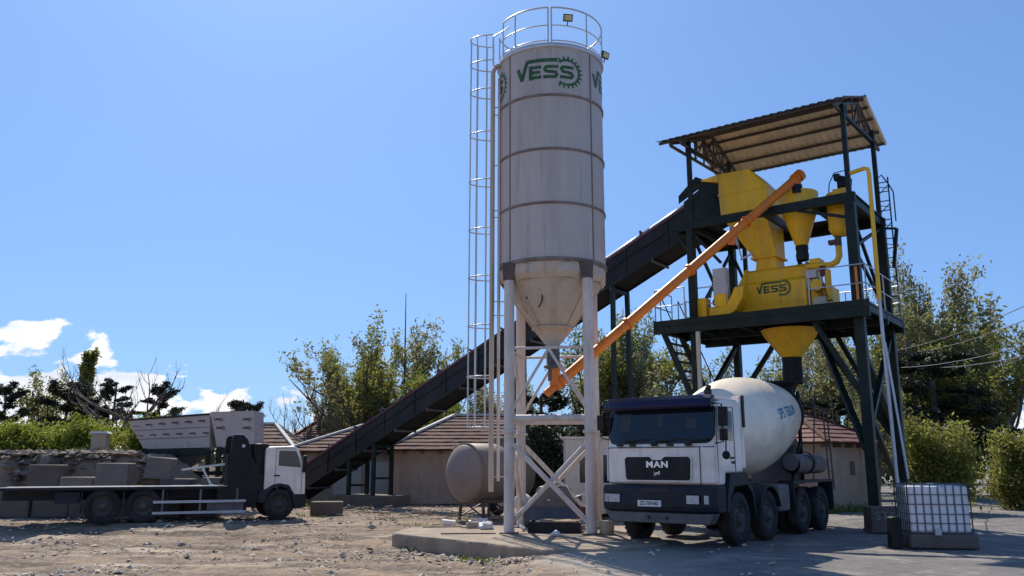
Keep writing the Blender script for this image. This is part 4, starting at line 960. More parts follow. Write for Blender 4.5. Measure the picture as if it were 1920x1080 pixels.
# drum pedestal, rear gear
mb = MB(); mb.hexa([(-.5, 1.62, 1.1), (.5, 1.62, 1.1), (.5, 2.0, 1.1), (-.5, 2.0, 1.1)], [(-.35, 1.62, 2.2), (.35, 1.62, 2.2), (.35, 1.78, 2.2), (-.35, 1.78, 2.2)])
mb.box((-.75, 1.5, 1.1), (.75, 1.7, 2.0)); mb.build('front_pedestal', M['greypart'], tk)
mb = MB(); mb.hexa([(-.55, 6.2, 1.1), (.55, 6.2, 1.1), (.55, 6.9, 1.1), (-.55, 6.9, 1.1)], [(-.5, 6.75, 2.25), (.5, 6.75, 2.25), (.5, 6.95, 2.25), (-.5, 6.95, 2.25)])
for s_ in (1, -1): mb.tube((s_*.42, 6.35, 2.14), (s_*.42, 6.6, 2.17), .13, seg=16)
mb.build('rear_pedestal', M['greypart'], tk)
mb = MB(); mb.lathe([(.16, 0), (.30, .22), (.52, .75), (.55, .80), (.52, .80), (.28, .24), (.14, .02)], 20, Mx.Translation((0, 7.25, 3.0)) @ Mx.Diagonal((1, .8, 1, 1))); mb.box((-.5, 6.8, 2.9), (.5, 6.9, 3.6)); mb.build('loading_hopper', M['black'], tk)
mb = MB()
for x in (-.55, .6): mb.bar((x, 6.9, 1.1), (x, 6.95, 3.5), .08)
mb.bar((-.55, 6.95, 3.1), (.6, 6.95, 3.1), .08); mb.bar((.6, 6.9, 2.2), (.6, 6.1, 1.15), .06); mb.build('rear_frame', M['black'], tk)
for y0, y1 in ((4.9, 5.8), (5.95, 6.95)):
    mb = MB(); n = 12
    a0 = [V((1.0+.24*cos(R(a)), 0, 1.62+.26*sin(R(a)))) for a in range(-200, 21, 20)]
    vs = [(p.x, y, p.z) for y in (y0, y1) for p in a0]; k = len(a0); mb.add(vs, [(i, i+1, k+i+1, k+i) for i in range(k-1)], True)
    mb.tube((1.0, y0, 1.64), (1.0, y1, 1.64), .2, seg=16); mb.build('chute_section', M['greypart'], tk)
mb = MB(); mb.lathe([(.26, 0), (.28, .02), (.28, .10), (.26, .12)], 20, Mx.Translation((1.0, 5.82, 1.63)) @ Mx.Rotation(-pi/2, 4, 'X'), smooth=False); mb.build('chute_clamp', M['black'], tk)
mb = MB()
for x, y in ((1.15, 7.35), (1.15, 7.68)): mb.tube((x, y, .95), (x-.02, y-.1, 3.05), .022, seg=6)
for i in range(7): mb.tube((1.15, 7.35, 1.1+i*.3), (1.15, 7.68, 1.1+i*.3), .014, seg=6)
mb.path([V((1.13, 7.25, 3.05)), V((.7, 7.2, 3.1)), V((.6, 6.95, 3.1))], .018, 6); mb.tube((.75, 7.3, 1.2), (1.0, 7.1, 3.5), .02, seg=6)
mb.build('rear_ladder', M['brown'], tk)

# ------------------------------------------------------------------ flatbed truck at the left
FR = R(24); fb = empty('flatbed_truck', (-6.9, 26.0, 0), FR, 'long flatbed truck with white cab and black lifting frame at the left', 'flatbed truck')
mb = MB(); mb.prism([(-.46, .78), (-.46, 2.02), (-.38, 2.10), (.36, 2.13), (.50, 2.04), (.66, 1.55), (.72, 1.42), (.74, .70), (.40, .70), (.30, .92), (.0, 1.02), (-.28, .95), (-.36, .78)], -.1, 1.85, 'xz'); cab2 = mb.build('cab', M['white'], fb, bevel=.03)
mb = MB(); wp = [(-.08, 1.55), (.58, 1.50), (.52, 1.75), (.42, 1.98), (-.08, 1.99)]
mb.add([(x, -.108, z) for x, z in wp], [tuple(range(5))]); mb.build('side_window', M['glass'], cab2)
mb = MB(); mb.box((-.2, -.115, 1.24), (-.02, -.10, 1.28)); 
for a, b_ in (((-.16, .95), (-.16, 2.05)), ((-.16, 2.05), (.42, 2.04)), ((.62, .75), (.62, 1.5))): mb.bar((a[0], -.104, a[1]), (b_[0], -.104, b_[1]), .012, .01)
mb.build('door_seam', M['ink'], cab2)
mb = MB(); mb.box((.62, -.25, 1.35), (.72, -.12, 1.85)); mb.build('mirror', M['black'], fb, bevel=.02)
mb = MB(); mb.prism([(-.95, .98), (-.95, 1.98), (-.5, 1.98), (-.5, .98)], .35, 1.85, 'xz'); mb.build('sleeper_box', M['white'], fb, bevel=.03)
mb = MB(); mb.lathe([(.25, 1.0), (.27, 1.9), (.29, 2.1), (.29, 2.18), (.02, 2.2)], 20, Mx.Translation((-.62, .25, 0)) @ Mx.Diagonal((1, .7, 1, 1)) ); mb.build('air_filter', M['black'], fb)
mb = MB(); mb.prism([(-1.42, 2.38), (-1.36, 2.46), (-1.12, 2.44), (-.98, 2.30), (-.86, 1.85), (-.62, 1.42), (-.46, 1.25), (-.46, .5), (-1.75, .5), (-1.75, 1.0), (-1.5, 1.05), (-1.45, 2.0)], -.02, .12, 'xz')
mb.prism([(-1.42, 2.38), (-1.36, 2.46), (-1.12, 2.44), (-.98, 2.30), (-.86, 1.85), (-.62, 1.42), (-.46, 1.25), (-.46, .5), (-1.5, .5), (-1.45, 2.0)], 1.6, 1.74, 'xz')
mb.box((-1.5, .12, .9), (-1.42, 1.6, 1.9)); lf = mb.build('lifting_frame', M['black'], fb)
mb = MB(); mb.tube((-1.1, -.035, 2.12), (-1.1, -.02, 2.12), .05, seg=12); mb.box((-1.38, -.03, 2.44), (-1.1, 1.75, 2.475)); mb.build('frame_pin', M['galv'], lf)
mb = MB(); mb.prism([(.74, .72), (.78, .68), (.76, .34), (.45, .30), (.42, .48), (.33, .75), (.18, .90), (.0, .95), (-.2, .90), (-.36, .75), (-.42, .5), (-.6, .5), (-.6, .8), (-.38, .9), (-.2, 1.01), (.0, 1.04), (.25, .99), (.42, .72)], -.11, 1.86, 'xz'); mb.build('front_fender', M['navy'], fb)
mb = MB(); mb.box((-1.6, .55, .5), (.5, 1.2, .78)); mb.box((-7.2, .6, .62), (-1.6, .75, .9)); mb.box((-7.2, 1.15, .62), (-1.6, 1.3, .9)); mb.box((-1.7, .1, .35), (-.7, .5, .8)); mb.box((-5.9, .0, .55), (-5.3, .4, .85)); mb.build('chassis', M['navy'], fb)
mb = MB(); mb.box((-7.2, -.1, .90), (-1.5, 1.9, .97)); dk = mb.build('deck', M['navy'], fb)
mb = MB(); mb.box((-7.2, -.13, .972), (-1.5, .05, .99)); mb.build('deck_sunlight_strip', M['cabinet'], dk)  # pale strip standing in for the sunlit line along the deck
for z in (.52, .22):
    mb = MB(); mb.box((-3.45, -.1, z), (-.95, -.06, z+.07)); mb.build('side_guard', M['cabinet'], fb)
for x in (-3.2, -2.2, -1.2):
    mb = MB(); mb.box((x-.03, -.05, .2), (x+.03, 0, .92)); mb.build('guard_bracket', M['greypart'], fb)
mb = MB(); mb.box((-2.0, .01, .30), (-1.0, .3, .52)); mb.build('tool_box', M['greypart'], fb)
for x in (-3.68, -4.72, -5.9):
    if x == -5.9: continue
    wheel(fb, x, -.06, .46, .46, .25, -1, 'y'); wheel(fb, x, 1.86, .46, .46, .25, 1, 'y')
wheel(fb, 0, -.06, .44, .44, .24, -1, 'y'); wheel(fb, 0, 1.84, .44, .44, .24, 1, 'y')
mb = MB(); mb.tube((-3.68, 0, .46), (-3.68, 1.8, .46), .08); mb.tube((-4.72, 0, .46), (-4.72, 1.8, .46), .08); mb.tube((0, 0, .44), (0, 1.8, .44), .07); mb.build('axle', M['black'], fb)
for x in (-4.2, -5.25, -3.1):
    mb = MB(); mb.box((x-.02, -.06, .28), (x+.02, .3, .86)); mb.build('mud_flap', M['rubber'], fb)
# T shaped steel stand on the deck
st = empty('steel_stand', V((-6.9, 26.0, .975))+V((cos(FR)*-2.0-sin(FR)*.15, sin(FR)*-2.0+cos(FR)*.15, 0)), FR, 'bright T-shaped steel stand on the deck of the flatbed truck', 'stand')
mb = MB(); mb.bar((-.75, 0, .46), (.42, 0, .62), .035, .06); mb.build('cross_bar', M['galv'], st)
mb = MB(); mb.bar((-.2, 0, .53), (.08, 0, .03), .03, .05); mb.box((.0, -.06, .0), (.16, .06, .04)); mb.build('leg', M['galv'], st)
# ------------------------------------------------------------------ yard: ramp, blocks, bins
mb = MB(); nx_, ny_ = 200, 100
for j in range(ny_+1):
    for i in range(nx_+1):
        x = -26+18*i/nx_; y = 27.5+9*j/ny_
        zt = 1.92*(1-sstep(-12.6, -9.3, x+.5*noise.noise(V((y, 0, 0)))))*sstep(27.35, 28.3, y+.35*noise.noise(V((x*1.5, 0, 7))))*(1-sstep(33, 36, y))
        zt += (.16*noise.fractal(V((x*1.6, y*1.6, 4)), .8, 2, 4)+.06*noise.noise(V((x*5, y*5, 1))))*min(1, zt)
        mb.v.append(V((x, y, zt-.03)))
for j in range(ny_):
    for i in range(nx_): mb.f.append((j*(nx_+1)+i, j*(nx_+1)+i+1, (j+1)*(nx_+1)+i+1, (j+1)*(nx_+1)+i)); mb.sm.append(True); mb.mi.append(0)
tag(mb.build('earth_ramp', mat('ramp_earth', (.23, .17, .12), .95, var=.35, scale=1.5, dirt=(.11, .08, .06), damt=.7, dscale=2.5, bump=.8, bscale=9), fix=False), None, None, kind='structure')
bl = [(-15.3, 27.0, 0, 1.25, .85, 0, 'weathered grey concrete block, leftmost of the lower row behind the flatbed truck'),
      (-14.1, 27.1, 0, 1.1, .82, 3, 'grey concrete block, second from the left in the lower row behind the truck'),
      (-12.95, 27.0, 0, 1.05, .84, -2, 'dark concrete block in the lower row straight below the tall upright block'),
      (-11.8, 27.1, 0, 1.1, .80, 2, 'dark concrete block in the lower row between the truck wheels'),
      (-10.6, 27.0, 0, 1.1, .82, -3, 'dark concrete block in the lower row under the tilted block'),
      (-9.5, 27.1, 0, 1.0, .84, 4, 'dark concrete block, rightmost of the lower row by the truck frame'),
      (-13.3, 26.95, .83, 1.02, .38, 1, 'low flat grey concrete block on the upper row at the left edge'),
      (-12.2, 26.9, .83, 1.02, .80, -2, 'tall square grey concrete block, biggest of the upper row'),
      (-10.9, 27.05, 1.14, .80, .66, 5, 'pale tilted concrete block on top of the low block at the ramp end'),
      (-10.25, 26.9, .82, .95, .34, -4, 'low concrete block under the pale tilted block'),
      (-9.2, 27.0, .84, .60, .36, 3, 'small pale concrete block at the right end of the upper row'),
      (-14.4, 27.1, .83, 1.0, .75, 2, 'concrete block of the upper row far left behind the truck tail')]
for i, (x, y, z, w_, h_, a, lb) in enumerate(bl):
    mb = MB(); mb.hexa([(-w_/2, -.3, 0), (w_/2, -.3, 0), (w_/2, .3, 0), (-w_/2, .3, 0)], [(-w_/2*.97, -.28, h_), (w_/2*.98, -.29, h_*.985), (w_/2*.97, .29, h_), (-w_/2*.98, .29, h_*.99)])
    o = mb.build('concrete_block', M['blockconc' if i in (6, 7, 8, 10) else 'darkconc'], loc=(x, y, z), bevel=.035); o.rotation_euler = (0, R(4) if i == 8 else 0, R(a)); tag(o, lb, 'concrete block', 'concrete blocks holding the ramp')
mb = MB(); rg = random.Random(21)
for i in range(1500):
    x = rg.uniform(-17.5, -9.6); y = rg.uniform(27.4, 28.9); zt = 1.92*(1-sstep(-12.6, -9.3, x))*sstep(27.35, 28.3, y)
    rock(mb, x, y, zt+.02, rg.choice((.04, .06, .08, .12, .18, .26))*rg.uniform(.7, 1.2), rg)
tag(mb.build('ramp_rubble', M['rampstone'], fix=False), 'broken stones and clods on the edge of the earth ramp above the blocks', 'rubble', kind='stuff')
# gate pillar
gp_ = empty('gate_pillar', (-14.35, 30.2, 1.85), R(10), 'square beige pillar with a flat cap standing before the yellow-green bushes', 'pillar')
mb = MB(); mb.box((-.24, -.24, 0), (.24, .24, .78)); mb.build('shaft', M['wall'], gp_, bevel=.01)
mb = MB(); mb.hexa([(-.31, -.31, .782), (.31, -.31, .782), (.31, .31, .782), (-.31, .31, .782)], [(-.26, -.26, .86), (.26, -.26, .86), (.26, .26, .86), (-.26, .26, .86)]); mb.build('cap', M['cap'], gp_)
# aggregate bins
def inverted(mb_parent, x, y, z, s, txt):
    tm = text_mb(txt, s, 0, .004); out = MB(); out.add([(-v.x, v.y, -v.z) for v in tm.v], tm.f)
    return out.build('film_print', M['ink'], mb_parent, loc=(x, y, z), fix=False)
ab = empty('aggregate_bin', (-12.2, 31.0, 0), 0, 'long pale film-covered aggregate bin with slanted left end behind the flatbed truck', 'aggregate bin')
mb = MB(); mb.hexa([(-.95, .0, 2.12), (1.4, .0, 2.18), (1.4, 1.2, 2.18), (-.95, 1.2, 2.12)], [(-1.5, -.25, 3.12), (1.4, -.25, 3.32), (1.4, 2.2, 3.32), (-1.5, 2.2, 3.12)]); w1 = mb.build('hopper_wall', M['panel'], ab)
mb = MB(); mb.hexa([(-1.52, -.30, 3.10), (1.42, -.30, 3.31), (1.42, -.22, 3.31), (-1.52, -.22, 3.10)], [(-1.52, -.30, 3.16), (1.42, -.30, 3.38), (1.42, -.22, 3.38), (-1.52, -.22, 3.16)]); mb.build('rim', M['navy'], ab)
mb = MB()
for f_ in (.38, .68): mb.bar((-1.5+.55*f_, -.25+.25*f_-.01, 3.14-1.0*f_), (1.4, -.25+.25*f_-.01, 3.32-1.12*f_), .012, .02)
mb.build('panel_seam', M['greypart'], w1)
def yf(z, top): return -.25+.25*(top-z)/1.0
for i in range(6):
    inverted(w1, -1.22+i*.47, yf(2.93+.03*i, 3.2)-.02, 2.93+.033*i, .12, 'Qaan')
for i in range(6):
    inverted(w1, -1.08+i*.47, yf(2.60, 3.2)-.02, 2.60+.015*i, .11, 'Qaan')
ab2 = empty('aggregate_bin', (-10.05, 31.0, 0), 0, 'shorter higher pale film-covered aggregate bin next to the long one', 'aggregate bin')
mb = MB(); mb.hexa([(-.50, .0, 2.2), (.83, .0, 2.2), (.83, 1.2, 2.2), (-.50, 1.2, 2.2)], [(-.72, -.28, 3.42), (.85, -.28, 3.46), (.85, .9, 3.46), (-.72, .9, 3.42)]); w2 = mb.build('hopper_wall', M['panel'], ab2)
for x, z in ((-.42, 3.15), (.6, 3.15), (-.35, 2.85), (.6, 2.85)): inverted(w2, x, -.28+.28*(3.44-z)/1.24-.02, z, .15, 'Qaan')
for root, xs_, ztop in ((ab, (-.9, .2, 1.35), 2.15), (ab2, (-.4, .6), 2.2)):
    for x in xs_:
        for y in (.05, 1.15):
            mb = MB(); mb.bar((x, y, 0), (x, y, ztop), .12); mb.build('leg', M['steel'], root)
    mb = MB(); mb.box((xs_[0], .02, ztop-.25), (xs_[-1], .1, ztop-.02)); mb.box((xs_[0], .2, 1.2), (xs_[-1], 1.0, 1.35)); mb.bar((xs_[0], .05, .2), (xs_[1], .05, 1.9), .07); mb.build('frame', M['steel'], root)
    mb = MB(); xm = (xs_[0]+xs_[-1])/2; mb.hexa([(xm-.25, .4, 1.45), (xm+.25, .4, 1.45), (xm+.25, .8, 1.45), (xm-.25, .8, 1.45)], [(xs_[0]+.08, .12, 2.1), (xs_[-1]-.08, .12, 2.1), (xs_[-1]-.08, 1.1, 2.1), (xs_[0]+.08, 1.1, 2.1)]); mb.build('outlet', M['greypart'], root)
# ------------------------------------------------------------------ houses
def roofface(mb, E0, E1, R1_, R0_, n, rg, tw_=.28):
    E0, E1, R0_, R1_ = map(V, (E0, E1, R0_, R1_))
    up = ((E1-E0).cross(R0_-E0)).normalized()
    if up.z < 0: up = -up
    for k in range(n):
        a, b_ = k/n, (k+1.12)/n; b_ = min(b_, 1)
        l0, l1 = E0.lerp(R0_, a), E1.lerp(R1_, a); h0_, h1_ = E0.lerp(R0_, b_), E1.lerp(R1_, b_)
        m_ = max(1, int((l1-l0).length/tw_))
        for i in range(m_):
            u, v_ = i/m_, (i+1)/m_
            j = rg.uniform(-.008, .012)
            p0, p1, p2, p3 = l0.lerp(l1, u), l0.lerp(l1, v_), h0_.lerp(h1_, v_), h0_.lerp(h1_, u)
            mb.add([p0+up*(.05+j), p1+up*(.05+j), p2+up*.01, p3+up*.01, p0-up*.01, p1-up*.01], [(0, 1, 2, 3), (0, 4, 5, 1)])
def house(label, loc, rot, w_, d_, zw, zr, ridge, wallm='wall', tilem='tile', ov=.35, capm='cap', name='house', gable=False):
    rg = random.Random(int(abs(loc[0])*100))
    h = empty(name, loc, rot, label, 'house', 'low houses behind the yard')
    mb = MB(); mb.box((-w_/2, 0, 0), (w_/2, d_, zw)); wl = mb.build('wall', M[wallm], h)
    a, b_ = w_/2+ov, -ov; c_ = d_+ov; r0, r1 = ridge; ym = d_/2; ze = zw-.12
    A, B, C_, D = (-a, b_, ze), (a, b_, ze), (a, c_, ze), (-a, c_, ze); P_, Q_ = (r0, ym, zr), (r1, ym, zr)
    mb = MB(); n = max(5, int(sqrt(ym**2+(zr-ze)**2)/.32))
    roofface(mb, A, B, Q_, P_, n, rg); roofface(mb, C_, D, P_, Q_, n, rg)
    roofface(mb, D, A, P_, P_, n, rg); roofface(mb, B, C_, Q_, Q_, n, rg)
    mb.add([(x, y, z-.03) for x, y, z in (A, B, C_, D)], [(0, 1, 2, 3)])
    rf = mb.build('roof', M[tilem], h, fix=False)
    mb = MB()
    for p, q_ in ((A, P_), (B, Q_), (C_, Q_), (D, P_), (P_, Q_)): mb.bar(V(p)+V((0, 0, .06)), V(q_)+V((0, 0, .06)), .17, .09)
    mb.build('ridge_cap', M[capm], rf)
    mb = MB(); x = -a+.15
    while x < a: mb.box((x-.04, b_+.02, ze-.16), (x+.04, .0, ze-.035)); x += .75
    mb.build('rafter_end', M['brown'], h)
    return h
hA = house('low house with dark tiled hip roof just behind the lower end of the conveyor', (-7.4, 38, 0), R(-3), 4.6, 5, 2.25, 3.35, (.3, .9))
mb = MB(); mb.box((-.35, -.02, .02), (.85, -.005, 1.95)); mb.box((1.05, -.02, .02), (2.1, -.005, 1.7)); mb.build('pale_panel', M['wallpale'], hA)
hB = house('long low house with dark tiled roof and white hip caps behind the horizontal tank', (-1.4, 36, 0), R(2), 7.2, 6, 2.28, 3.72, (-1.1, 2.4))
hC = house('small tiled house behind the white cab of the flatbed truck', (-11.2, 38.5, 0), R(4), 2.6, 4.4, 2.3, 3.42, (-.35, .2))
hD = house('farther house with plain reddish brown roof above the other roofs', (-9.3, 47, 0), 0, 5.2, 6, 2.9, 4.15, (-1.7, 1.9), tilem='tilered', capm='tilered')
hE = house('beige plastered house with brown roof standing right behind the mixer truck', (12.2, 31.2, 0), R(38), 3.4, 4.4, 2.45, 3.5, (-.2, .3), tilem='tilered', capm='tile')
mb = MB(); mb.box((-.2, -.015, 1.2), (.1, -.003, 1.7)); mb.build('vent', M['brown'], hE)
# porta cabin
pc = empty('site_cabin', (3.25, 27.0, 0), R(-6), 'white panel site cabin with two narrow dark windows behind the silo leg', 'cabin')
mb = MB(); mb.box((-1.65, 0, .12), (1.65, 2.2, 2.36)); mb.build('wall', M['cabin'], pc, bevel=.01)
mb = MB(); mb.box((-1.72, -.06, 2.363), (1.72, 2.26, 2.44)); mb.build('roof', M['cabin'], pc)
for x in (-1.0, -.27, .6):
    mb = MB(); mb.box((x-.21, -.022, .98), (x+.21, -.004, 1.92)); wf = mb.build('window', M['white'], pc)
    mb = MB(); mb.box((x-.155, -.03, 1.03), (x+.155, -.0225, 1.87)); mb.build('pane', M['glass'], wf)
mb = MB()
for x in (-1.62, .2, 1.62): mb.box((x-.03, -.012, .13), (x+.03, -.001, 2.35))
mb.build('trim', M['cabinet'], pc)
# horizontal tank
ht = empty('horizontal_tank', (-.42, 26.1, 0), R(42), 'big pale horizontal tank with rusty belly on a steel stand behind the silo', 'tank')
T = Mx.Translation((-1.3, 0, 1.33)) @ Mx.Rotation(pi/2, 4, 'Y')
mb = MB(); mb.lathe([(.001, -.26), (.3, -.24), (.6, -.16), (.78, -.06), (.86, .03), (.86, 2.0), (.78, 2.1), (.4, 2.24), (.001, 2.28)], 48, T); mb.build('shell', M['tank'], ht)
mb = MB(); mb.lathe([(.863, .0), (.875, .01), (.875, .05), (.863, .06)], 48, T, smooth=False); mb.lathe([(.863, 1.25), (.873, 1.26), (.873, 1.30), (.863, 1.31)], 48, T, smooth=False); mb.build('band', M['seam'], ht)
mb = MB(); mb.lathe([(.2, .0), (.2, .16), (.24, .17), (.24, .2), (.02, .22)], 18, Mx.Translation((.1, 0, 2.17))); mb.build('manhole', M['tank'], ht)
mb = MB()
for x in (-1.0, .1, 1.0):
    for y in (-.55, .55): mb.bar((x, y, 0), (x, y*.9, .62), .07)
    mb.bar((x, -.6, .6), (x, .6, .6), .08); mb.bar((x, -.55, .1), (x, .5, .58), .035)
for y in (-.55, .55): mb.bar((-1.1, y, .55), (1.1, y, .55), .08); mb.bar((-1.0, y, .1), (.1, y, .55), .035); mb.bar((.1, y, .55), (1.0, y, .1), .035)
mb.build('stand', M['brown'], ht)
mb = MB(); mb.tube((.75, -.9, .05), (1.25, -.9, .12), .07, seg=12); o = mb.build('pipe_offcut', M['galv'], loc=(-1.9, 24.6, 0), rot=0)
tag(o, 'short bright pipe offcut sticking out beside the stand of the horizontal tank', 'pipe')
# big wheel leaning behind the silo leg
o = empty('spare_wheel', (-.46, 28.2, .45), R(60), 'old wheel with pale rim standing behind the left silo leg', 'wheel')
T = Mx.Rotation(pi/2, 4, 'X')
mb = MB(); mb.lathe([(.28, -.1), (.42, -.11), (.46, -.06), (.46, .06), (.42, .11), (.28, .1)], 32, T); mb.build('tyre', M['rubber'], o)
mb = MB(); mb.lathe([(.29, .1), (.27, .03), (.1, .04), (.001, .05)], 28, T); mb.lathe([(.29, -.1), (.27, -.03), (.1, -.04), (.001, -.05)], 28, T); mb.build('rim', M['cabinet'], o)
# machine under the silo
bm_ = empty('compressor', (1.05, 22.4, .035), R(-9), 'blue and grey machine with a sloping hood under the silo', 'compressor')
mb = MB(); mb.prism([(-.62, .12), (.55, .12), (.70, .25), (.52, .70), (.42, .95), (.36, 1.02), (-.30, 1.02), (-.38, .92), (-.44, .72), (-.62, .62)], -.45, .45, 'xz'); mb.build('hood', M['greypart'], bm_, bevel=.05)
mb = MB(); mb.box((-.66, -.47, .10), (.60, -.452, .52)); mb.box((-.66, .455, .10), (.60, .47, .52)); mb.box((-.665, -.47, .04), (.62, .47, .098)); mb.build('lower_panel', M['bluepaint'], bm_, bevel=.01)
mb = MB(); mb.lathe([(.001, -.1), (.17, -.08), (.2, 0), (.2, .5), (.17, .58), (.001, .6)], 20, Mx.Translation((-.78, -.2, .62)) @ Mx.Rotation(-pi/2, 4, 'X') @ Mx.Translation((0, 0, -.1))); mb.build('air_vessel', M['cabinet'], bm_)
mb = MB(); mb.path([V((.62, -.4, .75)), V((.78, -.42, .82)), V((.92, -.42, .70)), V((.95, -.42, .3)), V((.93, -.4, .05))], .025, 6); mb.build('hose', M['galv'], bm_)
mb = MB(); mb.box((.66, -.42, .2), (.86, -.1, .52)); mb.box((.60, -.3, .5), (.74, -.1, .8)); mb.build('red_pump', M['red'], bm_, bevel=.02)
mb = MB(); mb.box((-.1, -.49, .66), (-.02, -.47, .70)); mb.build('lamp', M['cabinet'], bm_)
# dark crate with planks under the silo
cr_ = empty('pallet_crate', (1.0, 20.75, .035), R(-6), 'low black crate with loose planks on top under the middle of the silo', 'crate')
mb = MB(); mb.box((-.6, -.35, .0), (.62, .35, .045)); mb.box((-.6, -.35, .045), (.62, -.31, .24)); mb.box((-.6, .31, .045), (.62, .35, .24)); mb.box((-.6, -.31, .045), (-.56, .31, .24)); mb.box((.58, -.31, .045), (.62, .31, .24)); mb.build('box', M['black'], cr_)
rg = random.Random(5)
for i in range(5):
    x = -.45+i*.02; y = -.3+i*.14; mb = MB(); mb.box((-.42, -.05, 0), (.42+rg.uniform(-.1, .2), .05, .025)); o = mb.build('plank', M['wood'], cr_, loc=(x+.45, y, .245+.002*i)); o.rotation_euler = (0, 0, rg.uniform(-.06, .06))
def lone(name, mb, m, loc, rot, label, cat, bevel=0., group=None):
    o = mb.build(name, M[m], loc=loc, rot=rot, bevel=bevel); return tag(o, label, cat, group)
mb = MB(); mb.lathe([(.001, 0), (.15, 0), (.165, .03), (.17, .15), (.165, .27), (.15, .30), (.001, .30)], 20); lone('clay_drum', mb, 'clay', (2.15, 20.05, .035), 0, 'small beige drum standing at the foot of the right silo leg', 'drum')
mb = MB(); mb.lathe([(.001, -.0), (.07, .0), (.1, .1), (.06, .2), (.09, .27), (.05, .34), (.001, .36)], 10, Mx.Diagonal((1, .7, 1, 1))); lone('plastic_jug', mb, 'clay', (2.75, 20.6, .035), 0, 'small pale plastic jug standing left of the mixer truck bumper', 'jug')
def rag(loc, s, label, seed):
    rg = random.Random(seed); mb = MB(); mb.sphere((0, 0, s*.35), s, 12, 8, (1, .8, .6))
    for v in mb.v: v += V((noise.noise(v*9+V((seed, 0, 0))), noise.noise(v*9+V((0, seed, 3))), noise.noise(v*9+V((5, 0, seed)))))*s*.7
    tag(mb.build('crumpled_bag', M['cloth'], loc=loc), label, 'bag')
rag((-.62, 21.6, .06), .17, 'crumpled white bag left of the left silo leg', 2)
rag((.25, 21.0, .08), .09, 'small crumpled white bag between the silo legs', 4)
rag((.95, 19.4, .07), .10, 'crumpled white bag on the ground before the black crate', 9)
for i, (x, y, l_, a, lb) in enumerate([(-1.0, 20.2, 1.25, 3, 'long thin grey plank on the slab left of the silo leg'), (-1.75, 22.3, 1.0, 10, 'short plank at the back edge of the slab'), (-.9, 21.9, .8, -30, 'short weathered plank behind the left silo leg'), (1.9, 22.6, .9, 60, 'plank leaning over the right side under the silo')]):
    mb = MB(); mb.box((-l_/2, -.06, 0), (l_/2, .06, .03)); lone('plank', mb, 'wood', (x, y, .037), R(a), lb, 'plank', group='loose planks round the silo')
mb = MB(); mb.hexa([(-.17, -.1, 0), (.17, -.1, 0), (.17, .1, 0), (-.17, .1, 0)], [(-.15, -.09, .16), (.16, -.1, .15), (.15, .1, .16), (-.16, .09, .14)]); lone('stone_block', mb, 'concrete', (-.98, 22.0, .035), R(12), 'small rough stone block lying on the slab', 'stone', .02)
mb = MB(); mb.tube((-.1, 0, .09), (.25, .05, .07), .08, .07, 12); lone('pipe_offcut', mb, 'cabin', (-1.7, 22.75, .035), R(-20), 'white pipe offcut at the far left corner of the slab', 'pipe')
# STOP block and others
sb = empty('marked_block', (9.02, 21.15, 0), R(-4), 'grey concrete block with faint chalk STOP on it at the tower column', 'concrete block')
mb = MB(); mb.hexa([(-.50, -.3, 0), (.50, -.3, 0), (.50, .3, 0), (-.50, .3, 0)], [(-.48, -.28, .60), (.48, -.28, .60), (.48, .28, .60), (-.48, .28, .60)]); mb.build('block', M['darkconc'], sb, bevel=.03)
o = text_mb('STOP', .28, .004, .004, space=1.05).build('chalk_lettering', mat('chalk', (.22, .20, .21), .9, var=.2, dirt=(.15, .13, .12), damt=.8, dscale=7), sb, T=Mx.Translation((-.05, -.303, .38)) @ Mx.Rotation(R(2), 4, 'Y') @ Mx.Rotation(R(-2), 4, 'X'))
mb = MB(); mb.hexa([(-.4, -.3, 0), (.45, -.3, 0), (.45, .3, 0), (-.4, .3, 0)], [(-.38, -.3, .50), (.4, -.3, .62), (.42, .3, .62), (-.38, .3, .5)]); lone('stone_block', mb, 'concrete', (9.95, 22.3, 0), R(15), 'pale rough block behind the block marked STOP', 'stone', .04)
mb = MB(); mb.prism([(-.12, 0), (.12, 0), (.10, .55), (.04, .60), (-.09, .58)], -.1, .1, 'xz'); lone('short_stump', mb, 'black', (7.48, 17.3, 0), R(12), 'short dark post stump between the STOP block and the caged tank', 'post', .02)
# IBC tank on concrete block
mb = MB(); mb.hexa([(-.62, -.58, 0), (.64, -.58, 0), (.64, .58, 0), (-.62, .58, 0)], [(-.60, -.56, .27), (.62, -.56, .27), (.62, .56, .27), (-.60, .56, .27)]); lone('plinth_block', mb, 'darkconc', (8.42, 17.62, 0), R(-10), 'low concrete plinth under the caged plastic tank', 'concrete block', .04)
ib = empty('caged_tank', (8.40, 17.6, .275), R(-10), 'milky plastic tank in a steel cage at the right edge of the yard', 'tank')
mb = MB(); mb.box((-.60, -.5, .02), (.60, .5, .93)); mb.build('bottle', M['plastic'], ib, bevel=.05); ib.scale = (.92, .92, .97)
mb = MB()
for s_ in (-1, 1):
    for i in range(9): x = -.62+i*1.24/8; mb.tube((x, s_*.52, 0), (x, s_*.52, .96), .014, seg=6)
    for i in range(7): y = -.52+i*1.04/6; mb.tube((s_*.62, y, 0), (s_*.62, y, .96), .014, seg=6)
for z in (.02, .2, .38, .57, .76, .96):
    mb.path([V((-.62, -.53, z)), V((.62, -.53, z)), V((.62, .53, z)), V((-.62, .53, z))], .011, 6, closed=True)
for x in (-.3, .1, .5): mb.box((x-.03, -.52, .95), (x+.03, .52, .97))
mb.build('cage', M['cagewire'], ib)
mb = MB(); mb.lathe([(.1, .93), (.1, .97), (.02, .98)], 16); mb.build('cap', M['cabinet'], ib)
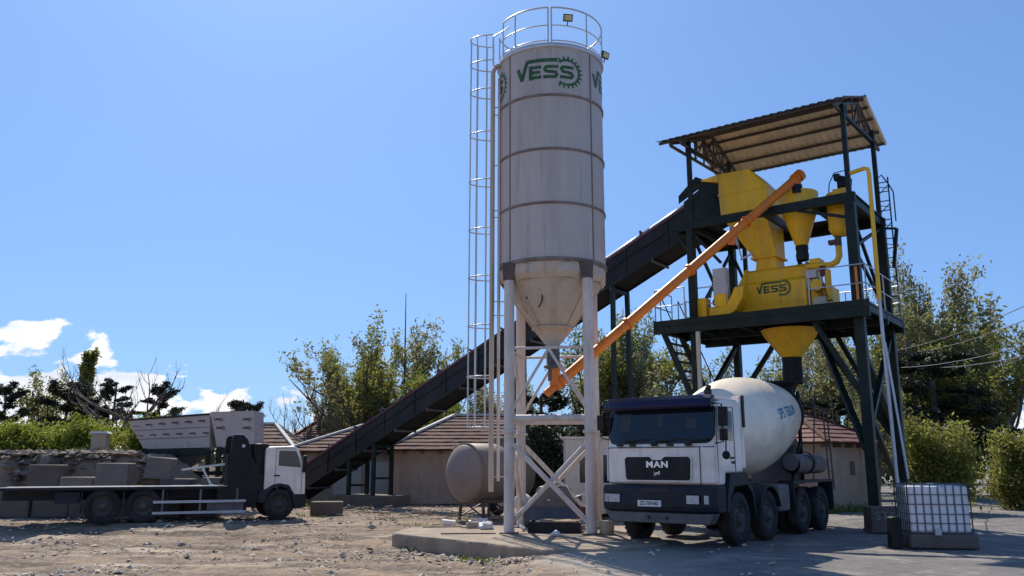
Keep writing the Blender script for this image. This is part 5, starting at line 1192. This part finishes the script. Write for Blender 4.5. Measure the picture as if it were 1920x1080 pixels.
mb = MB(); mb.tube((-.1, -.5, .05), (-.1, -.62, .05), .04, seg=10); mb.box((-.16, -.66, -.02), (-.04, -.6, .1)); mb.build('valve', M['cabinet'], ib)
# footing blocks by the conveyor foot
mb = MB(); mb.box((-.5, -.35, 0), (.5, .35, .42)); lone('concrete_block', mb, 'darkconc', (-5.95, 28.3, 0), R(8), 'dark concrete block right in front of the flatbed truck bumper', 'concrete block', .04)
mb = MB(); mb.box((-.5, -.3, 0), (.5, .3, .45)); pass
# utility pole and wires
up_ = empty('utility_pole', (19.6, 42, 0), 0, 'wooden utility pole among the dark trees at the right', 'pole')
mb = MB(); mb.tube((0, 0, 0), (0, 0, 7.6), .13, .09, 10); mb.build('pole', M['bark'], up_)
mb = MB(); mb.bar((-.7, 0, 7.0), (.7, 0, 7.0), .09); mb.bar((-.7, 0, 6.2), (.7, 0, 6.2), .09); mb.build('cross_arm', M['bark'], up_)
for k, (x0, z0, x1, z1) in enumerate(((-.6, 7.1, 15.0, 7.6), (.6, 7.05, 15.3, 7.3), (-.6, 6.25, 15.0, 6.15), (.6, 6.25, 15.3, 5.85))):
    mb = MB(); a, b_ = V((19.6+x0, 42, z0)), V((x1+1.2, 22, z1-.6)); pts = [a.lerp(b_, i/14)-V((0, 0, 1.4*(i/14)*(1-i/14))) for i in range(15)]; mb.path(pts, .016, 5)
    tag(mb.build('power_cable', M['wire']), ['thin overhead cable, topmost of the four at the right', 'second overhead cable from the top at the right', 'third overhead cable from the top at the right', 'lowest overhead cable at the right'][k], 'cable', 'overhead cables at the right')
mb = MB(); mb.path([tw(0, 0, 3.6).lerp(V((17, 36, 3.4)), i/8)-V((0, 0, .8*(i/8)*(1-i/8))) for i in range(9)], .015, 5); tag(mb.build('power_cable', M['wire']), 'single cable sagging from the tower column to the trees behind', 'cable')

# ------------------------------------------------------------------ trees
def grow(mb, tips, rg, p, d, L_, r, lev, maxlev, P):
    n = P.get('seg', 4); pts = [p]; rr = [r]; dd = d.copy()
    for i in range(n):
        dd = (dd+V((rg.gauss(0, 1), rg.gauss(0, 1), rg.gauss(0, .6)))*P['wob']+V((0, 0, P['up']*(lev+.3)*.3))).normalized()
        p = p+dd*L_/n; pts.append(p); rr.append(r*(1-(1-P['taper'])*(i+1)/n))
    mb.path(pts, rr, 7 if lev == 0 else (5 if lev < 2 else 3))
    if lev >= P.get('tiplev', 2):
        for q_ in pts[1:]: tips.append((q_, lev))
    if lev < maxlev:
        k = P['kids'][lev]
        for j in range(k):
            u = P['start'] if lev == 0 else .25; u = u+(1-u)*(j+rg.random()*.8)/k
            i = min(n-1, int(u*n)); q_ = pts[i].lerp(pts[i+1], u*n-i)
            a = rg.random()*2*pi if lev else 2*pi*(j*.382)+rg.random()*.5
            side = V((cos(a), sin(a), 0)); side = (side-dd*side.dot(dd)).normalized()
            sp_ = P['spread'][lev]*rg.uniform(.7, 1.25)
            nd = (dd*cos(sp_)+side*sin(sp_)).normalized()
            ll = L_*P['ratio'][lev]*rg.uniform(.7, 1.15)*(1-P.get('cone', 0)*u if lev == 0 else 1)
            grow(mb, tips, rg, q_, nd, ll, rr[i]*P['rr'], lev+1, maxlev, P)
def leaves(tips, rg, n, sig, size, droop=0., asp=2.2, flat=1.):
    mb = MB(); vs = []; fs = []; k = 0
    if not tips: return mb
    for _ in range(n):
        q_, lev = tips[rg.randrange(len(tips))]
        c = q_+V((rg.gauss(0, sig), rg.gauss(0, sig), rg.gauss(0, sig)*flat-droop*abs(rg.gauss(0, sig))))
        a = V((rg.gauss(0, 1), rg.gauss(0, 1), rg.gauss(0, 1))).normalized(); b_ = a.cross(V((rg.gauss(0, 1), rg.gauss(0, 1), rg.gauss(0, 1)))).normalized()
        s = size*rg.uniform(.6, 1.3); a = a*s*asp/2; b_ = b_*s/2
        vs += [c-a, c+b_, c+a, c-b_]; fs.append((k, k+1, k+2, k+3)); k += 4
    mb.v = vs; mb.f = fs; mb.sm = [False]*len(fs); mb.mi = [0]*len(fs)
    return mb
KINDS = {
 'upright': dict(h=10, P=dict(seg=5, wob=.10, up=.22, taper=.5, kids=(9, 6, 5, 3), start=.3, spread=(.52, .42, .45, .5), ratio=(1.25, .5, .48, .5), rr=.5, tiplev=3), lev=4, r=.24, tr=.36),
 'sparse': dict(h=10, P=dict(seg=5, wob=.13, up=.2, taper=.5, kids=(7, 6, 4, 3), start=.25, spread=(.7, .5, .5, .5), ratio=(1.1, .55, .5, .5), rr=.52, tiplev=3), lev=4, r=.22, tr=.38),
 'bare': dict(h=10, P=dict(seg=5, wob=.16, up=.22, taper=.4, kids=(5, 4, 4, 3), start=.3, spread=(.75, .6, .6, .5), ratio=(.85, .6, .55, .5), rr=.62, tiplev=3), lev=4, r=.25, tr=.42),
 'poplar': dict(h=10, P=dict(seg=6, wob=.03, up=.9, taper=.3, kids=(26, 5, 3), start=.08, spread=(.45, .35, .4), ratio=(.26, .45, .5), rr=.4, tiplev=1, cone=.45), lev=3, r=.18, tr=.95),
 'pine': dict(h=10, P=dict(seg=5, wob=.07, up=.02, taper=.35, kids=(24, 5, 2), start=.22, spread=(1.35, .7, .6), ratio=(.34, .4, .4), rr=.3, tiplev=1, cone=.62), lev=3, r=.2, tr=.95),
}
PROTO = {}
def proto(kind, seed, leafn, sig, size, **k):
    key = (kind, seed, leafn, sig, size)
    if key in PROTO: return PROTO[key]
    K = KINDS[kind]; rg = random.Random(seed); mb = MB(); tips = []
    grow(mb, tips, rg, V((0, 0, -.1)), V((rg.uniform(-.06, .06), rg.uniform(-.06, .06), 1)).normalized(), K['h']*K['tr'], K['r'], 0, K['lev'], K['P'])
    zm = max(v.z for v in mb.v); s = K['h']/zm
    lf_ = leaves(tips, rg, leafn, sig, size, **k) if leafn else None
    for m_ in (mb, lf_):
        if m_:
            for v in m_.v: v *= s
    PROTO[key] = (mb, lf_); return PROTO[key]
MESH = {}
def tree(name, label, x, y, h, protokey, leafm, barkm='bark', rot=0., group='trees behind the yard', wide=1., lean=0., cat='tree', z=0.):
    mb, lf_ = proto(**protokey)
    root = empty(name, (x, y, z), rot, label, cat, group); s = h/10.; root.scale = (s*wide, s*wide, s); root.rotation_euler = (0, lean, rot)
    kk = (id(mb), leafm, barkm)
    if kk not in MESH:
        t_ = mb.build('trunk', M[barkm], root, fix=False); c_ = None
        if lf_: c_ = lf_.build('crown', LEAF[leafm], root, fix=False)
        MESH[kk] = (t_.data, c_.data if c_ else None)
    else:
        t_ = bpy.data.objects.new('trunk', MESH[kk][0]); COL.objects.link(t_); t_.parent = root
        if lf_: c_ = bpy.data.objects.new('crown', MESH[kk][1]); COL.objects.link(c_); c_.parent = root
    return root
def pk(kind, seed, leafn=0, sig=.15, size=.14, **k): return dict(kind=kind, seed=seed, leafn=leafn, sig=sig, size=size, **k)
U1, U2 = pk('upright', 1, 8000, .13, .10), pk('upright', 2, 13000, .22, .10)
S1, S2 = pk('sparse', 3, 5000, .11, .10), pk('sparse', 4, 7000, .14, .10)
B1, B2, B3 = pk('bare', 5), pk('bare', 6), pk('bare', 8)
PO = pk('poplar', 7, 11000, .12, .13); PO2 = pk('poplar', 17, 13000, .2, .13)
PI1, PI2 = pk('pine', 9, 18000, .13, .10, flat=.45), pk('pine', 10, 20000, .16, .10, flat=.55)
def at(px, Y): return (px-960)/1634.*Y
T_ = [
 ('poplar_tree', 'slim dark poplar against the cloud at the far left', 140, 60, 9.6, PO, 'olive', 1.2),
 ('pine_tree', 'layered dark pine right of the slim poplar', 203, 55, 6.9, PI1, 'dark', 1.0),
 ('pine_tree', 'dark pine below and left of the slim poplar', 132, 52, 5.7, PI2, 'dark', 1.1),
 ('pine_tree', 'short dark pine between the poplar and the layered pine', 175, 57, 5.0, PI2, 'dark', 1.3),
 ('bare_tree', 'tall forked bare tree rising left of the pale aggregate bins', 262, 45, 7.7, B1, None, 1.1),
 ('pine_tree', 'ragged dark pine behind the forked bare tree', 305, 52, 6.5, PI1, 'dark', 1.0),
 ('bare_tree', 'thin bare tree above the right part of the aggregate bins', 395, 52, 6.3, B2, None, .9),
 ('pine_tree', 'small dark pine top above the right end of the bins', 461, 50, 5.3, PI2, 'dark', 1.0),
 ('bare_tree', 'bare twiggy tree above the reddish brown roof', 560, 50, 6.6, B3, None, 1.2),
 ('leafy_tree', 'low half-bare tree leaning left of the big leafy tree', 610, 49, 6.6, S1, 'grey', 1.2),
 ('leafy_tree', 'big upright half-bare leafy tree between the bins and the silo', 690, 47, 9.9, U1, 'olive', 1.3),
 ('leafy_tree', 'rounded yellow-green tree at the left shoulder of the big half-bare one', 655, 51, 8.3, U2, 'olive', 1.0),
 ('leafy_tree', 'upright leafy tree right behind the big half-bare one', 752, 52, 10.6, S2, 'grey', 1.0),
 ('leafy_tree', 'bright olive lower tree just above the conveyor', 775, 44, 6.2, U2, 'lime', 1.1),
 ('leafy_tree', 'thin leafy tree behind the ladder cage of the silo', 850, 50, 9.0, S1, 'olive', .9),
 ('leafy_tree', 'dense olive tree seen below the conveyor left of the silo', 835, 42, 5.0, U2, 'lime', 1.5),
 ('leafy_tree', 'grey-green tree seen right of the silo cone', 905, 48, 7.2, U1, 'grey', 1.1),
 ('leafy_tree', 'tree hidden partly behind the silo legs', 1000, 46, 6.6, U2, 'grey', 1.3),
 ('leafy_tree', 'tree with upright branches right beside the silo', 1135, 50, 10.3, U2, 'olive', 1.0),
 ('leafy_tree', 'tall thin tree under the orange screw tube', 1190, 48, 10.6, U1, 'grey', .9),
 ('leafy_tree', 'tree seen left of the tower stair', 1235, 52, 10.4, S2, 'olive', .9),
 ('leafy_tree', 'low tree seen through the tower stair', 1290, 46, 7.5, S1, 'grey', 1.2),
 ('leafy_tree', 'tree seen under the left half of the lower deck', 1355, 52, 9.3, U1, 'grey', 1.0),
 ('leafy_tree', 'leafy tree seen under the deck left of the yellow cone', 1415, 48, 7.6, S2, 'olive', 1.1),
 ('leafy_tree', 'tree seen right of the yellow discharge cone', 1530, 50, 8.8, S1, 'grey', 1.1),
 ('leafy_tree', 'pale tree rising behind the lower deck railing', 1580, 54, 13.0, U1, 'grey', .8),
 ('leafy_tree', 'tree between the two right tower columns', 1625, 50, 9.6, S2, 'grey', 1.0),
 ('poplar_tree', 'tall greyish poplar right of the tower', 1722, 50, 15.2, U1, 'grey', .62),
 ('leafy_tree', 'orange-tinged tree just right of the tower column', 1682, 47, 12.0, U1, 'olive', .7),
 ('leafy_tree', 'tree at the right edge of the yard with a pale crown', 1800, 48, 12.6, U2, 'grey', .9),
 ('pine_tree', 'dark evergreen at the right behind the overhead cables', 1765, 42, 7.0, PI2, 'dark', 1.5),
 ('leafy_tree', 'lower olive tree just right of the tower column', 1705, 44, 8.0, U2, 'olive', 1.2),
 ('leafy_tree', 'tall olive tree beyond the right edge cables', 1860, 44, 9.5, U1, 'olive', 1.2),
 ('leafy_tree', 'pale tree at the far right border', 1905, 50, 12.0, S2, 'grey', 1.1),
 ('pine_tree', 'dark evergreen behind the mixer truck cab', 1120, 42, 4.8, PI2, 'dark', 1.6),
 ('pine_tree', 'dark evergreen behind the silo legs', 1030, 40, 5.0, PI1, 'dark', 1.8),
 ('pine_tree', 'dark evergreen behind the loading hopper of the truck', 1500, 40, 4.8, PI2, 'dark', 1.3),
 ('pine_tree', 'dark evergreen behind the beige house', 1575, 42, 4.9, PI1, 'dark', 1.5),
 ('leafy_tree', 'low tree between tower columns behind the beige house', 1640, 40, 6.4, U1, 'grey', 1.2),
 ('leafy_tree', 'tree at the far left border of the picture', 60, 55, 7.5, S2, 'olive', 1.1),
 ('pine_tree', 'dark pine at the far left border of the picture', 15, 50, 6.3, PI1, 'dark', 1.1),
 ('pine_tree', 'dark pine left of the slim poplar near the border', 95, 52, 6.6, PI2, 'dark', 1.1),
]
rg = random.Random(12)
for nm, lb, px, Y, h_, key, lm, wd in T_:
    tree(nm, lb, at(px, Y), Y, h_, key, lm, 'barkpale' if lm == 'grey' else 'bark', rg.random()*6.3, wide=wd)
# spike: lone thin bare mast tree
mb = MB(); mb.path([V((0, 0, 0)), V((.05, 0, 6)), V((0, 0, 11.6))], [.11, .07, .02], 6); tag(mb.build('dead_trunk', M['bark'], loc=(at(753, 50), 50, 0)), 'thin straight dead trunk sticking up above the leafy trees', 'tree', 'trees behind the yard')
# leaning trunk across roofs
mb = MB(); mb.path([V((0, 0, 0)), V((-1.1, 0, 1.9)), V((-2.6, 0, 3.4)), V((-4.2, 0, 4.9)), V((-5.4, 0, 6.1))], [.15, .12, .08, .05, .02], 7)
for u, q_ in ((1, V((-.6, .3, 2.2))), (2, V((.5, 0, 1.8))), (2, V((-1.4, 0, .6))), (3, V((.2, 0, 1.2))), (3, V((-.9, 0, 1.4)))):
    b0 = [V((-1.1, 0, 1.9)), V((-2.6, 0, 3.4)), V((-4.2, 0, 4.9))][u-1]; mb.path([b0, b0+q_*.5+V((.1, 0, .1)), b0+q_], [.045, .03, .01], 5)
tag(mb.build('leaning_tree', M['bark'], loc=(at(725, 46), 46, 0)), 'bare trunk leaning left in front of the big leafy tree', 'tree', 'trees behind the yard')
# bushes
def bush(label, x, y, z, w_, h_, n, lm, seed, size=.055, name='bush'):
    rg = random.Random(seed); root = empty(name, (x, y, z), 0, label, 'bush', 'bushes'); mb = MB(); tips = []
    for i in range(16):
        a = rg.random()*6.3; r = rg.random()*.55*w_; top = V((r*cos(a), r*.6*sin(a), h_*rg.uniform(.55, 1)*(1-.35*(r/w_)))); 
        base = V((r*.35*cos(a), r*.3*sin(a), 0)); mid = base.lerp(top, .5)+V((rg.gauss(0, .1), rg.gauss(0, .1), 0))
        mb.path([base, mid, top], [.03, .02, .008], 4)
        for u in (.25, .4, .55, .7, .85, 1): tips.append((base.lerp(top, u)+V((rg.gauss(0, .12*w_), rg.gauss(0, .1*w_), rg.gauss(0, .08*h_))), 0))
    for t_ in tips: t_[0].z = max(t_[0].z, .15)
    mb.build('stems', M['bark'], root, fix=False); leaves(tips, rg, int(n*2.2), .15*min(1.5, w_), size, asp=2.6).build('foliage', LEAF[lm], root, fix=False)
bush('bright yellow-green bush left of the beige gate pillar', -15.6, 31.6, 1.8, 2.2, 1.1, 9000, 'lime', 1)
bush('yellow-green bush right behind the beige gate pillar', -13.9, 33, 1.8, 1.5, 1.3, 6500, 'lime', 2)
bush('yellow-green bush at the far left border behind the ramp', -18.2, 32, 1.8, 2.4, 1.1, 9000, 'lime', 3)
bush('dull olive bush by the slanted end of the long bin', -12.6, 33.6, 1.7, 1.2, 1.1, 3500, 'bush', 4)
bush('large sunlit olive bush right of the tower behind the caged tank', 14.5, 30, 0, 2.2, 3.3, 10000, 'olive', 5, .06)
bush('looser olive bush at the right border behind the caged tank', 18.6, 32, 0, 1.8, 2.7, 7000, 'olive', 6, .06)
bush('dark bush behind the tower column', 12.4, 34.5, 0, 2.0, 2.7, 8000, 'bush', 7, .06)
bush('dark bush between the cabin and the long house', 1.2, 34, 0, 1.8, 3.3, 11000, 'dark', 8, .06)
bush('dark bush behind the site cabin', 3.4, 33, 0, 2.4, 4.0, 14000, 'dark', 9, .06)
bush('dark bush behind the mixer truck cab', 6.4, 35, 0, 2.6, 3.4, 12000, 'dark', 10, .06)
bush('dark bush seen under the mixer drum', 9.3, 37, 0, 2.2, 3.2, 9000, 'dark', 11, .06)
# far wood as one mass
rg = random.Random(99); tips = []
for i in range(900):
    x = rg.uniform(-75, 85); tips.append((V((x, 70+rg.uniform(-3, 6), rg.uniform(.2, 1)*(1.5+1.0*noise.noise(V((x*.12, 0, 0)))+(2.2 if x > 0 else 0)))), 0))
tag(leaves(tips, rg, 60000, .6, .30, asp=1.6).build('far_wood', LEAF['bush'], fix=False), 'low far-off belt of wood along the horizon', 'wood', kind='stuff')
